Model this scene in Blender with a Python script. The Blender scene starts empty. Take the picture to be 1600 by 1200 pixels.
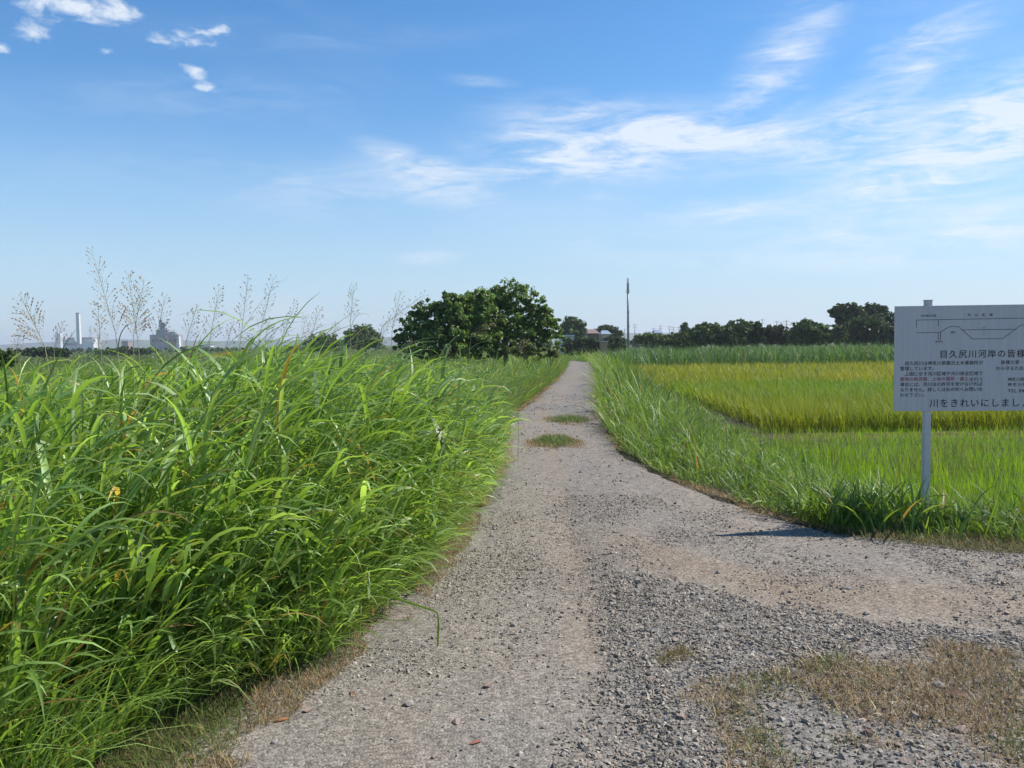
import bpy, math, random
import numpy as np
from mathutils import Vector, Matrix

R_ = math.radians
rng = np.random.default_rng(7)
random.seed(7)
scene = bpy.context.scene
col = scene.collection

# ------------------------------------------------------------------ camera
F = 1280.0                      # focal length in pixels of a 1600 px wide picture
PITCH, ROLL = 2.86, -0.7
CAM = np.array([0.0, 0.0, 1.6])
cd = bpy.data.cameras.new('camera')
cam = bpy.data.objects.new('camera', cd)
col.objects.link(cam)
cd.sensor_width = 36.0
cd.lens = 36.0 * F / 1600.0
cd.clip_start = 0.05
cd.clip_end = 20000
CM = Matrix.Translation(Vector(CAM)) @ Matrix.Rotation(R_(90 - PITCH), 4, 'X') @ Matrix.Rotation(R_(ROLL), 4, 'Z')
cam.matrix_world = CM
scene.camera = cam

def ray(px, py):
    v = CM.to_3x3() @ Vector(((px - 800) / F, (600 - py) / F, -1.0))
    return np.array(v)
def at(px, py, Y):              # the point seen at a pixel, Y metres ahead
    v = ray(px, py)
    return CAM + v * (Y / v[1])
def gnd(px, py, z=0.0):
    v = ray(px, py)
    return CAM + v * ((z - CAM[2]) / v[2])

# ------------------------------------------------------------------ sky and sun
SUN_EL, SUN_AZ = 46.0, 75.0     # azimuth from +Y towards +X
w = bpy.data.worlds.new('World'); scene.world = w; w.use_nodes = True
nt = w.node_tree
for n in list(nt.nodes): nt.nodes.remove(n)
N = lambda t: nt.nodes.new(t)
LK = nt.links.new
sky = N('ShaderNodeTexSky'); sky.sky_type = 'NISHITA'; sky.sun_disc = False
sky.sun_elevation = R_(SUN_EL); sky.sun_rotation = R_(SUN_AZ)
sky.air_density = 1.0; sky.dust_density = 0.1; sky.ozone_density = 3.0; sky.altitude = 0
SKY_S = 0.122
tc = N('ShaderNodeTexCoord')
sx = N('ShaderNodeSeparateXYZ'); LK(tc.outputs['Generated'], sx.inputs[0])
def M(op, a, b=None, c=None, clamp=False):
    n = N('ShaderNodeMath'); n.operation = op; n.use_clamp = clamp
    for i, v in enumerate((a, b, c)):
        if v is None: continue
        if isinstance(v, (int, float)): n.inputs[i].default_value = v
        else: LK(v, n.inputs[i])
    return n.outputs[0]
azim = M('ARCTAN2', sx.outputs[0], sx.outputs[1])
elev = M('ARCSINE', sx.outputs[2])
uv = N('ShaderNodeCombineXYZ')
LK(M('MULTIPLY', azim, 10.0), uv.inputs[0]); LK(M('MULTIPLY', elev, 10.0), uv.inputs[1])
UV = uv.outputs[0]              # sky coordinates: tenths of a radian
def ae(px, py):
    v = ray(px, py); v = v / np.linalg.norm(v)
    return 10 * math.atan2(v[0], v[1]), 10 * math.asin(v[2])
def noise(scale, rot, stretch, detail, rough, dist, off=0):
    mp = N('ShaderNodeMapping'); mp.inputs['Rotation'].default_value = (0, 0, R_(rot))
    mp.inputs['Scale'].default_value = (stretch[0], stretch[1], 1); mp.inputs['Location'].default_value = (off, off * .7, off)
    LK(UV, mp.inputs[0])
    n = N('ShaderNodeTexNoise'); n.inputs['Scale'].default_value = scale; n.inputs['Detail'].default_value = detail
    n.inputs['Roughness'].default_value = rough; n.inputs['Distortion'].default_value = dist
    LK(mp.outputs[0], n.inputs['Vector'])
    return n.outputs['Fac']
def ss(v, lo, hi, a=0.0, b=1.0):
    n = N('ShaderNodeMapRange'); n.interpolation_type = 'SMOOTHSTEP'
    LK(v, n.inputs[0])
    for i, q in enumerate((lo, hi, a, b)): n.inputs[i + 1].default_value = q
    return n.outputs[0]
def blobs(lst):                 # sum of soft ellipses: px, py, half width, half height (px), tilt deg, weight
    acc = None
    for (px, py, rx, ry, rot, wt) in lst:
        u, v = ae(px, py)
        mp = N('ShaderNodeMapping'); mp.vector_type = 'TEXTURE'
        mp.inputs['Location'].default_value = (u, v, 0)
        mp.inputs['Rotation'].default_value = (0, 0, R_(rot))
        mp.inputs['Scale'].default_value = (rx / 128, ry / 128, 1)
        LK(UV, mp.inputs[0])
        ln = N('ShaderNodeVectorMath'); ln.operation = 'LENGTH'; LK(mp.outputs[0], ln.inputs[0])
        m = ss(ln.outputs['Value'], 0.0, 1.0, wt, 0.0)
        acc = m if acc is None else M('ADD', acc, m)
    return acc
wisp = noise(1.5, -12, (0.5, 2.3), 9, 0.64, 0.8)
fine = noise(4.0, 10, (0.45, 2.2), 9, 0.68, 1.0, 4)
puff = noise(5.5, 0, (0.7, 1.35), 9, 0.62, 0.5, 9)
tex = M('ADD', M('MULTIPLY', wisp, 0.72), M('MULTIPLY', fine, 0.28))
cir = blobs([(950, 222, 280, 80, 5, 1.15), (850, 250, 190, 55, -14, .75), (700, 285, 210, 60, -10, .7), (1080, 230, 190, 90, 8, .6),
             (1225, 95, 170, 75, 45, 1.0), (1260, 215, 190, 70, 5, .95), (1500, 215, 290, 105, 10, 1.2), (1420, 290, 190, 32, 3, .8),
             (1500, 350, 380, 75, 2, .8), (1300, 400, 420, 60, 0, .35), (1440, 85, 170, 70, 28, .9), (1130, 335, 200, 36, 3, .75), (672, 403, 80, 18, 2, .8),
             (752, 127, 80, 13, -4, .55), (640, 250, 130, 26, -18, .65), (540, 300, 280, 60, 4, .45), (1640, 150, 160, 90, 15, .7),
             (330, 150, 420, 60, 6, .22), (940, 310, 90, 22, -12, .35), (850, 170, 170, 40, 2, .5), (1000, 380, 420, 50, 0, .3), (250, 260, 380, 60, 3, .16), (500, 60, 500, 40, 3, .16)])
cir_d = M('MULTIPLY', M('MULTIPLY', cir, 1.45), ss(tex, 0.31, 0.76), clamp=True)
thick = M('MULTIPLY', M('POWER', cir_d, 1.2), 0.82)
cum = blobs([(105, 10, 110, 28, 0, 1.25), (190, 18, 40, 24, -10, 1.1), (60, 48, 48, 26, 10, .95), (290, 60, 75, 22, 4, 1.15), (345, 46, 22, 13, 5, 1.0),
             (300, 108, 32, 18, -20, 1.15), (322, 138, 30, 13, 2, 1.15), (4, 75, 18, 10, 0, .9), (170, 80, 30, 8, 4, .5)])
cum_d = M('MULTIPLY', ss(M('ADD', M('MULTIPLY', cum, 0.55), M('MULTIPLY', M('ADD', puff, -0.5), 2.0)), 0.10, 1.0), ss(cum, 0.05, 0.5))
gen = N('ShaderNodeTexNoise'); gen.inputs['Scale'].default_value = 3.0; gen.inputs['Detail'].default_value = 8; gen.inputs['Distortion'].default_value = .6
mg = N('ShaderNodeMapping'); mg.inputs['Scale'].default_value = (1, 1, 3.2); LK(tc.outputs['Generated'], mg.inputs[0]); LK(mg.outputs[0], gen.inputs['Vector'])
gen_d = M('MULTIPLY', ss(gen.outputs['Fac'], 0.5, 0.8), 0.16)       # thin cirrus veil over the whole sky
hz = ss(sx.outputs[2], 0.0, 0.30, 0.80, 0.0)                        # pale humid air towards the horizon
dens = M('MAXIMUM', M('MAXIMUM', thick, M('MULTIPLY', cum_d, 0.88)), gen_d)
hs = N('ShaderNodeHueSaturation'); hs.inputs['Saturation'].default_value = 1.28; hs.inputs['Value'].default_value = 1.0
LK(sky.outputs[0], hs.inputs['Color'])
mixh = N('ShaderNodeMix'); mixh.data_type = 'RGBA'
LK(hz, mixh.inputs[0]); LK(hs.outputs[0], mixh.inputs[6]); mixh.inputs[7].default_value = (2.75, 3.85, 5.0, 1)
mix = N('ShaderNodeMix'); mix.data_type = 'RGBA'
LK(dens, mix.inputs[0]); LK(mixh.outputs[2], mix.inputs[6]); mix.inputs[7].default_value = (5.3, 5.7, 6.2, 1)
bg = N('ShaderNodeBackground'); bg.inputs['Strength'].default_value = SKY_S
LK(mix.outputs[2], bg.inputs['Color'])
wo = N('ShaderNodeOutputWorld'); LK(bg.outputs[0], wo.inputs[0])

sl = bpy.data.lights.new('sun', 'SUN'); sl.energy = 5.0; sl.angle = R_(0.53); sl.color = (1.0, 0.95, 0.87)
so = bpy.data.objects.new('sun', sl); col.objects.link(so)
sd = Vector((math.cos(R_(SUN_EL)) * math.sin(R_(SUN_AZ)), math.cos(R_(SUN_EL)) * math.cos(R_(SUN_AZ)), math.sin(R_(SUN_EL))))
so.rotation_euler = sd.to_track_quat('Z', 'Y').to_euler(); so.location = (30, 20, 40)

vs = scene.view_settings
scene.display_settings.display_device = 'sRGB'
vs.view_transform = 'Standard'; vs.look = 'None'; vs.exposure = 0.45; vs.gamma = 1.0; vs.use_curve_mapping = False
scene.cycles.max_bounces = 8; scene.cycles.diffuse_bounces = 5; scene.cycles.transmission_bounces = 4; scene.cycles.glossy_bounces = 2
scene.cycles.transparent_max_bounces = 4; scene.cycles.use_denoising = True

# ------------------------------------------------------------------ helpers
def tag(o, label=None, cat=None, group=None, kind=None):
    for k, v in (('label', label), ('category', cat), ('group', group), ('kind', kind)):
        if v: o[k] = v
    return o
def link(name, data, parent=None, loc=None):
    o = bpy.data.objects.new(name, data); col.objects.link(o)
    if parent is not None: o.parent = parent
    if loc is not None: o.location = loc
    return o
def empty(name, loc, label, cat, group=None, rz=0.0):
    o = link(name, None, None, loc); o.empty_display_size = .2; o.rotation_euler = (0, 0, rz)
    return tag(o, label, cat, group)
def mesh(name, V, Fq, mat=None, colr=None, smooth=False):
    """V (n,3); Fq (m,k) faces of k corners; colr (n,3) linear colours"""
    V = np.ascontiguousarray(V, dtype=np.float32).reshape(-1, 3); Fq = np.ascontiguousarray(Fq, dtype=np.int32)
    m, k = Fq.shape
    me = bpy.data.meshes.new(name)
    me.vertices.add(len(V)); me.vertices.foreach_set('co', V.ravel())
    me.loops.add(m * k); me.loops.foreach_set('vertex_index', Fq.ravel())
    me.polygons.add(m); me.polygons.foreach_set('loop_start', np.arange(0, m * k, k, dtype=np.int32))
    me.polygons.foreach_set('loop_total', np.full(m, k, dtype=np.int32))
    if colr is not None:
        a = me.attributes.new('Col', 'FLOAT_COLOR', 'POINT')
        c4 = np.ones((len(V), 4), dtype=np.float32); c4[:, :3] = np.asarray(colr).reshape(-1, 3)
        a.data.foreach_set('color', c4.ravel())
    me.update(calc_edges=True); me.validate()
    me.polygons.foreach_set('use_smooth', np.full(len(me.polygons), smooth, dtype=bool))
    if mat is not None: me.materials.append(mat)
    return me
def fattr(me, name, vals):
    a = me.attributes.new(name, 'FLOAT', 'POINT'); a.data.foreach_set('value', np.asarray(vals, dtype=np.float32).ravel())
class MB:                       # small polygon collector for built things
    def __init__(s): s.v = []; s.f = []
    def add(s, V, Fs):
        b = len(s.v); s.v += [tuple(p) for p in V]; s.f += [[i + b for i in f] for f in Fs]; return s
    def box(s, c, d, rz=0.0):
        cx, cy, cz = c; hx, hy, hz_ = d[0] / 2, d[1] / 2, d[2] / 2; ca, sa = math.cos(rz), math.sin(rz)
        V = []
        for z in (-hz_, hz_):
            for (x, y) in ((-hx, -hy), (hx, -hy), (hx, hy), (-hx, hy)):
                V.append((cx + x * ca - y * sa, cy + x * sa + y * ca, cz + z))
        return s.add(V, [[0, 3, 2, 1], [4, 5, 6, 7], [0, 1, 5, 4], [1, 2, 6, 5], [2, 3, 7, 6], [3, 0, 4, 7]])
    def tube(s, pts, rads, n=8, cap=True):
        V = []; Fs = []
        pts = [Vector(p) for p in pts]
        for i, p in enumerate(pts):
            t = (pts[min(i + 1, len(pts) - 1)] - pts[max(i - 1, 0)]).normalized()
            a = t.orthogonal().normalized() if i == 0 else (a - t * a.dot(t)).normalized()
            b = t.cross(a)
            for k in range(n):
                q = 2 * math.pi * k / n
                V.append(p + (a * math.cos(q) + b * math.sin(q)) * rads[i])
        for i in range(len(pts) - 1):
            for k in range(n):
                k2 = (k + 1) % n
                Fs.append([i * n + k, i * n + k2, (i + 1) * n + k2, (i + 1) * n + k])
        if cap: Fs += [list(range(n))[::-1], [(len(pts) - 1) * n + k for k in range(n)]]
        return s.add(V, Fs)
    def build(s, name, mat, parent=None, smooth=False, bevel=0.0):
        me = bpy.data.meshes.new(name); me.from_pydata(s.v, [], s.f); me.materials.append(mat); me.update()
        if smooth: me.polygons.foreach_set('use_smooth', np.ones(len(me.polygons), dtype=bool))
        o = link(name, me, parent)
        if bevel:
            b = o.modifiers.new('bevel', 'BEVEL'); b.width = bevel; b.segments = 2
        return o

def hash2(ix, iy, seed):
    h = (ix.astype(np.int64) * 374761393 + iy.astype(np.int64) * 668265263 + seed * 1442695041) & 0xFFFFFFFF
    h = ((h ^ (h >> 13)) * 1274126177) & 0xFFFFFFFF
    return ((h ^ (h >> 16)) & 0xFFFF) / 65535.0
def vnoise(x, y, seed=0):
    ix = np.floor(x); iy = np.floor(y); fx = x - ix; fy = y - iy
    fx = fx * fx * (3 - 2 * fx); fy = fy * fy * (3 - 2 * fy)
    a = hash2(ix, iy, seed); b = hash2(ix + 1, iy, seed); c = hash2(ix, iy + 1, seed); d = hash2(ix + 1, iy + 1, seed)
    return (a * (1 - fx) + b * fx) * (1 - fy) + (c * (1 - fx) + d * fx) * fy
def fbm(x, y, seed=0, o=4):
    s = 0; amp = .5; t = 0
    for i in range(o):
        s = s + amp * vnoise(x * 2 ** i, y * 2 ** i, seed + i); t += amp; amp *= .5
    return s / t
def sstep(x, a, b):
    t = np.clip((x - a) / (b - a), 0, 1); return t * t * (3 - 2 * t)
def inpoly(x, y, P):
    c = np.zeros(np.shape(x), dtype=bool); n = len(P)
    for i in range(n):
        x0, y0 = P[i]; x1, y1 = P[(i + 1) % n]
        if y0 == y1: continue
        c ^= ((y0 > y) != (y1 > y)) & (x < (x1 - x0) * (y - y0) / (y1 - y0) + x0)
    return c

# ------------------------------------------------------------------ materials
def mat(name): 
    m = bpy.data.materials.new(name); m.use_nodes = True; return m, m.node_tree, m.node_tree.nodes['Principled BSDF']
def plain(name, rgb, rough=.6, metal=0.0, var=.15, scale=6.0, bump=0.0):
    m, t, b = mat(name)
    b.inputs['Roughness'].default_value = rough; b.inputs['Metallic'].default_value = metal
    tcn = t.nodes.new('ShaderNodeTexCoord'); n = t.nodes.new('ShaderNodeTexNoise'); n.inputs['Scale'].default_value = scale; n.inputs['Detail'].default_value = 6
    t.links.new(tcn.outputs['Object'], n.inputs['Vector'])
    r = t.nodes.new('ShaderNodeMapRange'); r.inputs[1].default_value = .3; r.inputs[2].default_value = .7; r.inputs[3].default_value = 1 - var; r.inputs[4].default_value = 1 + var
    t.links.new(n.outputs['Fac'], r.inputs[0])
    mx = t.nodes.new('ShaderNodeMix'); mx.data_type = 'RGBA'; mx.blend_type = 'MULTIPLY'; mx.inputs[0].default_value = 1
    mx.inputs[6].default_value = (*rgb, 1); t.links.new(r.outputs[0], mx.inputs[7]); t.links.new(mx.outputs[2], b.inputs['Base Color'])
    if bump:
        bn = t.nodes.new('ShaderNodeBump'); bn.inputs['Distance'].default_value = bump; t.links.new(n.outputs['Fac'], bn.inputs['Height']); t.links.new(bn.outputs[0], b.inputs['Normal'])
    return m
def leafy(name, transl=.38, rough=.42, spec=.35, tint=(1.25, 1.2, .5), veins=0.0):
    """leaf: per-blade colour, light passing through"""
    m, t, b = mat(name)
    at_ = t.nodes.new('ShaderNodeAttribute'); at_.attribute_name = 'Col'
    b.inputs['Roughness'].default_value = rough; b.inputs['Specular IOR Level'].default_value = spec
    t.links.new(at_.outputs['Color'], b.inputs['Base Color'])
    tr = t.nodes.new('ShaderNodeBsdfTranslucent')
    mx = t.nodes.new('ShaderNodeMix'); mx.data_type = 'RGBA'; mx.blend_type = 'MULTIPLY'; mx.inputs[0].default_value = 1
    t.links.new(at_.outputs['Color'], mx.inputs[6]); mx.inputs[7].default_value = (*tint, 1); t.links.new(mx.outputs[2], tr.inputs['Color'])
    ms = t.nodes.new('ShaderNodeMixShader'); ms.inputs[0].default_value = transl
    t.links.new(b.outputs[0], ms.inputs[1]); t.links.new(tr.outputs[0], ms.inputs[2])
    t.links.new(ms.outputs[0], t.nodes['Material Output'].inputs['Surface'])
    return m
M_tall = leafy('tall_grass_leaf', .48, .45, .85, (1.40, 1.40, .5))
M_bank = leafy('bank_grass_leaf', .42, .48, .45)
M_rice = leafy('rice_leaf', .35, .5, .3)
M_dry = leafy('dry_grass', .25, .7, .2, (1, 1, .9))
M_leaf = leafy('tree_leaf', .40, .45, .5)
M_far = leafy('far_leaf', .22, .6, .2)
M_seed = leafy('seed_head', .5, .6, .2, (1, 1, 1))
M_bark = plain('bark', (.10, .08, .06), .9, 0, .4, 14, .02)
M_letter = plain('sign_black_print', (.012, .012, .02), .5, 0, .05)
M_red = plain('sign_red_print', (.30, .05, .06), .5, 0, .05)
M_post = plain('painted_steel', (.50, .50, .49), .45, 0, .08, 9)
M_concrete = plain('pale_concrete', (.58, .57, .55), .8, 0, .08, .1)
M_darkwall = plain('grey_cladding', (.26, .26, .28), .7, 0, .1, .1)
M_brownwall = plain('brown_cladding', (.24, .17, .14), .8, 0, .1, .2)
M_cream = plain('cream_render', (.55, .50, .43), .85, 0, .1, 1)
M_tile1 = plain('brown_roof_tile', (.22, .14, .11), .7, 0, .2, 3)
M_tile2 = plain('blue_grey_roof_tile', (.26, .30, .36), .5, 0, .15, 3)
M_shed = plain('pale_sheet_roof', (.62, .61, .60), .5, 0, .1, 1)
M_glass = plain('dark_window_glass', (.03, .035, .045), .1, 0, .05)
M_steel = plain('galvanised_steel', (.20, .22, .24), .5, .3, .1, 4)
M_pole = plain('grey_pole', (.30, .29, .28), .8, 0, .1, 3)

# board: white painted sheet, faint streaks and specks of dirt
M_board, t, b = mat('sign_white_sheet'); b.inputs['Roughness'].default_value = .4
tcn = t.nodes.new('ShaderNodeTexCoord'); mp = t.nodes.new('ShaderNodeMapping'); mp.inputs['Scale'].default_value = (9, 1, .7); t.links.new(tcn.outputs['Object'], mp.inputs[0])
n1 = t.nodes.new('ShaderNodeTexNoise'); n1.inputs['Scale'].default_value = 3; n1.inputs['Detail'].default_value = 6; t.links.new(mp.outputs[0], n1.inputs['Vector'])
n2 = t.nodes.new('ShaderNodeTexNoise'); n2.inputs['Scale'].default_value = 28; t.links.new(tcn.outputs['Object'], n2.inputs['Vector'])
r1 = t.nodes.new('ShaderNodeValToRGB'); r1.color_ramp.elements[0].position = .3; r1.color_ramp.elements[0].color = (.45, .45, .44, 1); r1.color_ramp.elements[1].position = .62; r1.color_ramp.elements[1].color = (.50, .50, .49, 1)
t.links.new(n1.outputs['Fac'], r1.inputs[0])
r2 = t.nodes.new('ShaderNodeValToRGB'); r2.color_ramp.elements[0].position = .20; r2.color_ramp.elements[0].color = (.45, .42, .38, 1); r2.color_ramp.elements[1].position = .27; r2.color_ramp.elements[1].color = (1, 1, 1, 1)
t.links.new(n2.outputs['Fac'], r2.inputs[0])
mx = t.nodes.new('ShaderNodeMix'); mx.data_type = 'RGBA'; mx.blend_type = 'MULTIPLY'; mx.inputs[0].default_value = 1
t.links.new(r1.outputs[0], mx.inputs[6]); t.links.new(r2.outputs[0], mx.inputs[7]); t.links.new(mx.outputs[2], b.inputs['Base Color'])

# soil under the vegetation: painted per vertex, broken up by noise
def soil_mat():
    m, t, b = mat('soil'); b.inputs['Roughness'].default_value = .95; b.inputs['Specular IOR Level'].default_value = .1
    a = t.nodes.new('ShaderNodeAttribute'); a.attribute_name = 'Col'
    g = t.nodes.new('ShaderNodeNewGeometry')
    n = t.nodes.new('ShaderNodeTexNoise'); n.inputs['Scale'].default_value = 3.0; n.inputs['Detail'].default_value = 10; n.inputs['Roughness'].default_value = .7
    t.links.new(g.outputs['Position'], n.inputs['Vector'])
    r = t.nodes.new('ShaderNodeMapRange'); r.inputs[1].default_value = .25; r.inputs[2].default_value = .75; r.inputs[3].default_value = .45; r.inputs[4].default_value = 1.6
    t.links.new(n.outputs['Fac'], r.inputs[0])
    mx = t.nodes.new('ShaderNodeMix'); mx.data_type = 'RGBA'; mx.blend_type = 'MULTIPLY'; mx.inputs[0].default_value = 1
    t.links.new(a.outputs['Color'], mx.inputs[6]); t.links.new(r.outputs[0], mx.inputs[7]); t.links.new(mx.outputs[2], b.inputs['Base Color'])
    bn = t.nodes.new('ShaderNodeBump'); bn.inputs['Distance'].default_value = .05; t.links.new(n.outputs['Fac'], bn.inputs['Height']); t.links.new(bn.outputs[0], b.inputs['Normal'])
    return m
M_soil = soil_mat()
def path_mat():
    m, t, b = mat('gravel_surface'); b.inputs['Roughness'].default_value = .92; b.inputs['Specular IOR Level'].default_value = .15
    g = t.nodes.new('ShaderNodeNewGeometry')
    def A(nm):
        a = t.nodes.new('ShaderNodeAttribute'); a.attribute_name = nm; return a.outputs['Fac']
    def mixc(f, c1, c2, bt='MIX'):
        q = t.nodes.new('ShaderNodeMix'); q.data_type = 'RGBA'; q.blend_type = bt
        for s, v in ((0, f), (6, c1), (7, c2)):
            if isinstance(v, (int, float)): q.inputs[s].default_value = v
            elif isinstance(v, tuple): q.inputs[s].default_value = (*v, 1)
            else: t.links.new(v, q.inputs[s])
        return q.outputs[2]
    c = mixc(A('grey'), (.234, .199, .160), (.188, .172, .153))
    c = mixc(A('brown'), c, (.232, .170, .115))
    def vor(sc):
        v = t.nodes.new('ShaderNodeTexVoronoi'); v.inputs['Scale'].default_value = sc; v.inputs['Randomness'].default_value = 1; t.links.new(g.outputs['Position'], v.inputs['Vector']); return v
    v1, v2 = vor(75), vor(160)
    s1 = t.nodes.new('ShaderNodeSeparateColor'); t.links.new(v1.outputs['Color'], s1.inputs[0])
    s2 = t.nodes.new('ShaderNodeSeparateColor'); t.links.new(v2.outputs['Color'], s2.inputs[0])
    n = t.nodes.new('ShaderNodeTexNoise'); n.inputs['Scale'].default_value = 9; n.inputs['Detail'].default_value = 10; n.inputs['Roughness'].default_value = .75; t.links.new(g.outputs['Position'], n.inputs['Vector'])
    def rm(v, lo, hi, a, b_):
        r = t.nodes.new('ShaderNodeMapRange'); t.links.new(v, r.inputs[0])
        for i, q in enumerate((lo, hi, a, b_)): r.inputs[i + 1].default_value = q
        return r.outputs[0]
    c = mixc(1.0, c, rm(s1.outputs[0], 0, 1, .62, 1.38), 'MULTIPLY')
    c = mixc(1.0, c, rm(s2.outputs[1], 0, 1, .68, 1.32), 'MULTIPLY')
    c = mixc(1.0, c, rm(n.outputs['Fac'], .25, .75, .72, 1.28), 'MULTIPLY')
    t.links.new(c, b.inputs['Base Color'])
    ad = t.nodes.new('ShaderNodeMath'); ad.operation = 'MULTIPLY_ADD'
    inv = rm(v1.outputs['Distance'], 0, .6, 1, 0); t.links.new(inv, ad.inputs[0]); ad.inputs[1].default_value = 1.0
    sc2 = rm(n.outputs['Fac'], 0, 1, 0, 2.0); t.links.new(sc2, ad.inputs[2])
    bn = t.nodes.new('ShaderNodeBump'); bn.inputs['Distance'].default_value = .004; bn.inputs['Strength'].default_value = .7; t.links.new(ad.outputs[0], bn.inputs['Height']); t.links.new(bn.outputs[0], b.inputs['Normal'])
    return m
M_path = path_mat()
M_stone, t, b = mat('crushed_stone'); b.inputs['Roughness'].default_value = .88; b.inputs['Specular IOR Level'].default_value = .2
a = t.nodes.new('ShaderNodeAttribute'); a.attribute_name = 'Col'; t.links.new(a.outputs['Color'], b.inputs['Base Color'])
M_stone1 = plain('grey_stone', (.30, .268, .23), .88, 0, .25, 60, .002)
M_stone2 = plain('pale_stone', (.34, .30, .25), .88, 0, .2, 60, .002)
M_stone3 = plain('reddish_stone', (.32, .235, .19), .88, 0, .2, 60, .002)

# ------------------------------------------------------------------ the lie of the land
LY = np.array([-6, 2.4, 3.0, 3.18, 3.69, 4.14, 5.5, 6.15, 7.8, 10, 13, 15.6, 18, 23, 33.6, 44.5, 58, 66, 70, 74.0])
LX = np.array([-1.1, -1.05, -1.02, -.99, -.92, -.78, -.47, -.41, -.24, -.12, -.16, -.18, .02, .62, 1.80, 2.85, 4.0, 3.6, 0, -30.0])
TY = np.array([2.4, 3.0, 3.4, 3.74, 4.0, 4.9, 5.5, 6.5, 8.4, 10, 12, 15.6])
TX = np.array([-1.75, -1.72, -1.62, -1.42, -1.1, -.88, -.80, -.70, -.50, -.42, -.45, -.4])
RY = np.array([-6, 4.2, 4.6, 5.05, 5.5, 5.95, 6.35, 6.65, 7.6, 8.5, 10.2, 11.6, 15.1, 18.5, 23.9, 43, 65, 72, 78, 80.0])
RX = np.array([40, 40, 22, 12, 6.2, 3.9, 3.15, 2.65, 2.3, 2.05, 1.68, 1.58, 1.72, 1.92, 2.45, 4.45, 6.1, 5.2, -5, -30.0])
def Lx(y): return np.interp(y, LY, LX)
def Rx(y): return np.interp(y, RY, RX)
def Tx(y): return np.where(y < 15.6, np.interp(y, TY, TX), Lx(y) - .15)
def dR(x, y):                   # distance to the path's right edge, positive on the field side
    d = np.full(np.shape(x), 1e9)
    for i in range(1, len(RY) - 1):
        ax, ay, bx, by = RX[i], RY[i], RX[i + 1], RY[i + 1]
        tx, ty = bx - ax, by - ay
        tt = np.clip(((x - ax) * tx + (y - ay) * ty) / (tx * tx + ty * ty), 0, 1)
        d = np.minimum(d, np.hypot(x - ax - tt * tx, y - ay - tt * ty))
    return np.where((x > Rx(y)) & (y < 80) | (y >= 80), d, -d)
FIELD = -0.75
def hgt(x, y):
    x = np.asarray(x, float); y = np.asarray(y, float)
    z = FIELD * sstep(dR(x, y), .8, 2.9)
    z = z - .5 * sstep(Lx(np.minimum(y, 66)) - x, 10, 40) * (y < 74)
    return z
def inside(x, y): return (x > Lx(y)) & (x < Rx(y)) & (y < 79)

# ground sheet, out to the horizon
g1 = np.geomspace(1, 6000, 46)
xs = np.unique(np.concatenate([-12 - g1, np.arange(-12, 20.01, .3), 20 + g1]))
ys = np.unique(np.concatenate([-6 - np.geomspace(1, 300, 12), np.arange(-6, 30, .3), np.arange(30, 80, .8), 80 + g1]))
GX, GY = np.meshgrid(xs, ys)
GZ = hgt(GX, GY)
ins = inside(GX, GY) & (GX - Lx(GY) > .12) & (Rx(GY) - GX > .12)
GZ = GZ - .06 * ins + .03 * (fbm(GX * .9, GY * .9, 3) - .5) * (np.abs(GX) < 30)
base = np.zeros(GX.shape + (3,)); base[:] = (.085, .072, .042)
veg = sstep(GY, 25, 60)[..., None]; base = base * (1 - veg) + np.array([.055, .085, .025]) * veg
ricem = ((GX > 6.7) & (GY > 18.5) & (GY < 64))[..., None]; base = np.where(ricem, np.array([.10, .095, .03]), base)
grn = ((dR(GX, GY) > 2.5) & (GY < 19))[..., None]; base = np.where(grn, np.array([.06, .085, .02]), base)
nx, ny = len(xs), len(ys)
ii = np.arange(nx * ny).reshape(ny, nx)
Q = np.stack([ii[:-1, :-1], ii[:-1, 1:], ii[1:, 1:], ii[1:, :-1]], -1).reshape(-1, 4)
gm = mesh('ground', np.stack([GX, GY, GZ], -1), Q, M_soil, base, True)
tag(link('ground', gm), 'bare soil and field ground under the grass and rice', 'ground', kind='structure')

# the gravel path and the side road that joins it
COARSE = [tuple(gnd(*p)[:2]) for p in ((945, 900), (1010, 900), (1080, 922), (1200, 947), (1330, 972), (1480, 988), (1800, 1035), (1800, 1500), (800, 1500), (915, 1180), (938, 1000))]
DRYP = [tuple(gnd(*p)[:2]) for p in ((1060, 1090), (1110, 1062), (1200, 1052), (1300, 1012), (1450, 1012), (1800, 1050), (1800, 1500), (1040, 1500), (1130, 1200))]
def warp(x, y, a=.12):
    return x + a * (fbm(x * 3, y * 3, 21) - .5) * 2, y + a * (fbm(x * 3, y * 3, 31) - .5) * 2
def coarse(x, y):
    c = 0
    for k, (a, ox) in enumerate(((.10, 0), (.22, 3.7), (.34, 9.1), (.2, 17.3))):
        wx = x + a * (fbm(x * 4 + ox, y * 4, 21) - .5) * 2; wy = y + a * (fbm(x * 4, y * 4 + ox, 31) - .5) * 2
        c = c + inpoly(wx, wy, COARSE).astype(float)
    return c / 4
def dryp(x, y):
    wx, wy = warp(x, y, .2); return inpoly(wx, wy, DRYP).astype(float)
BX = np.array([.55, .8, 1.64, 2.95, 6, 14]); BY = np.array([7.2, 6.4, 5.25, 4.72, 4.25, 3.9])
def brown(x, y):
    d = y - np.interp(x, BX, BY); k = np.exp(-(d / .55) ** 2) * sstep(x, .5, 1.2)
    st = np.exp(-((x - .33 - .02 * y) / .12) ** 2) * sstep(y, 3.2, 4.2) * .7      # worn wheel track
    return np.clip(k * .55 + st * .35 + .6 * (fbm(x * 1.2, y * .5, 5) - .5) + .25 * (fbm(x * 5, y * 4, 7) - .5), 0, 1)
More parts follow.
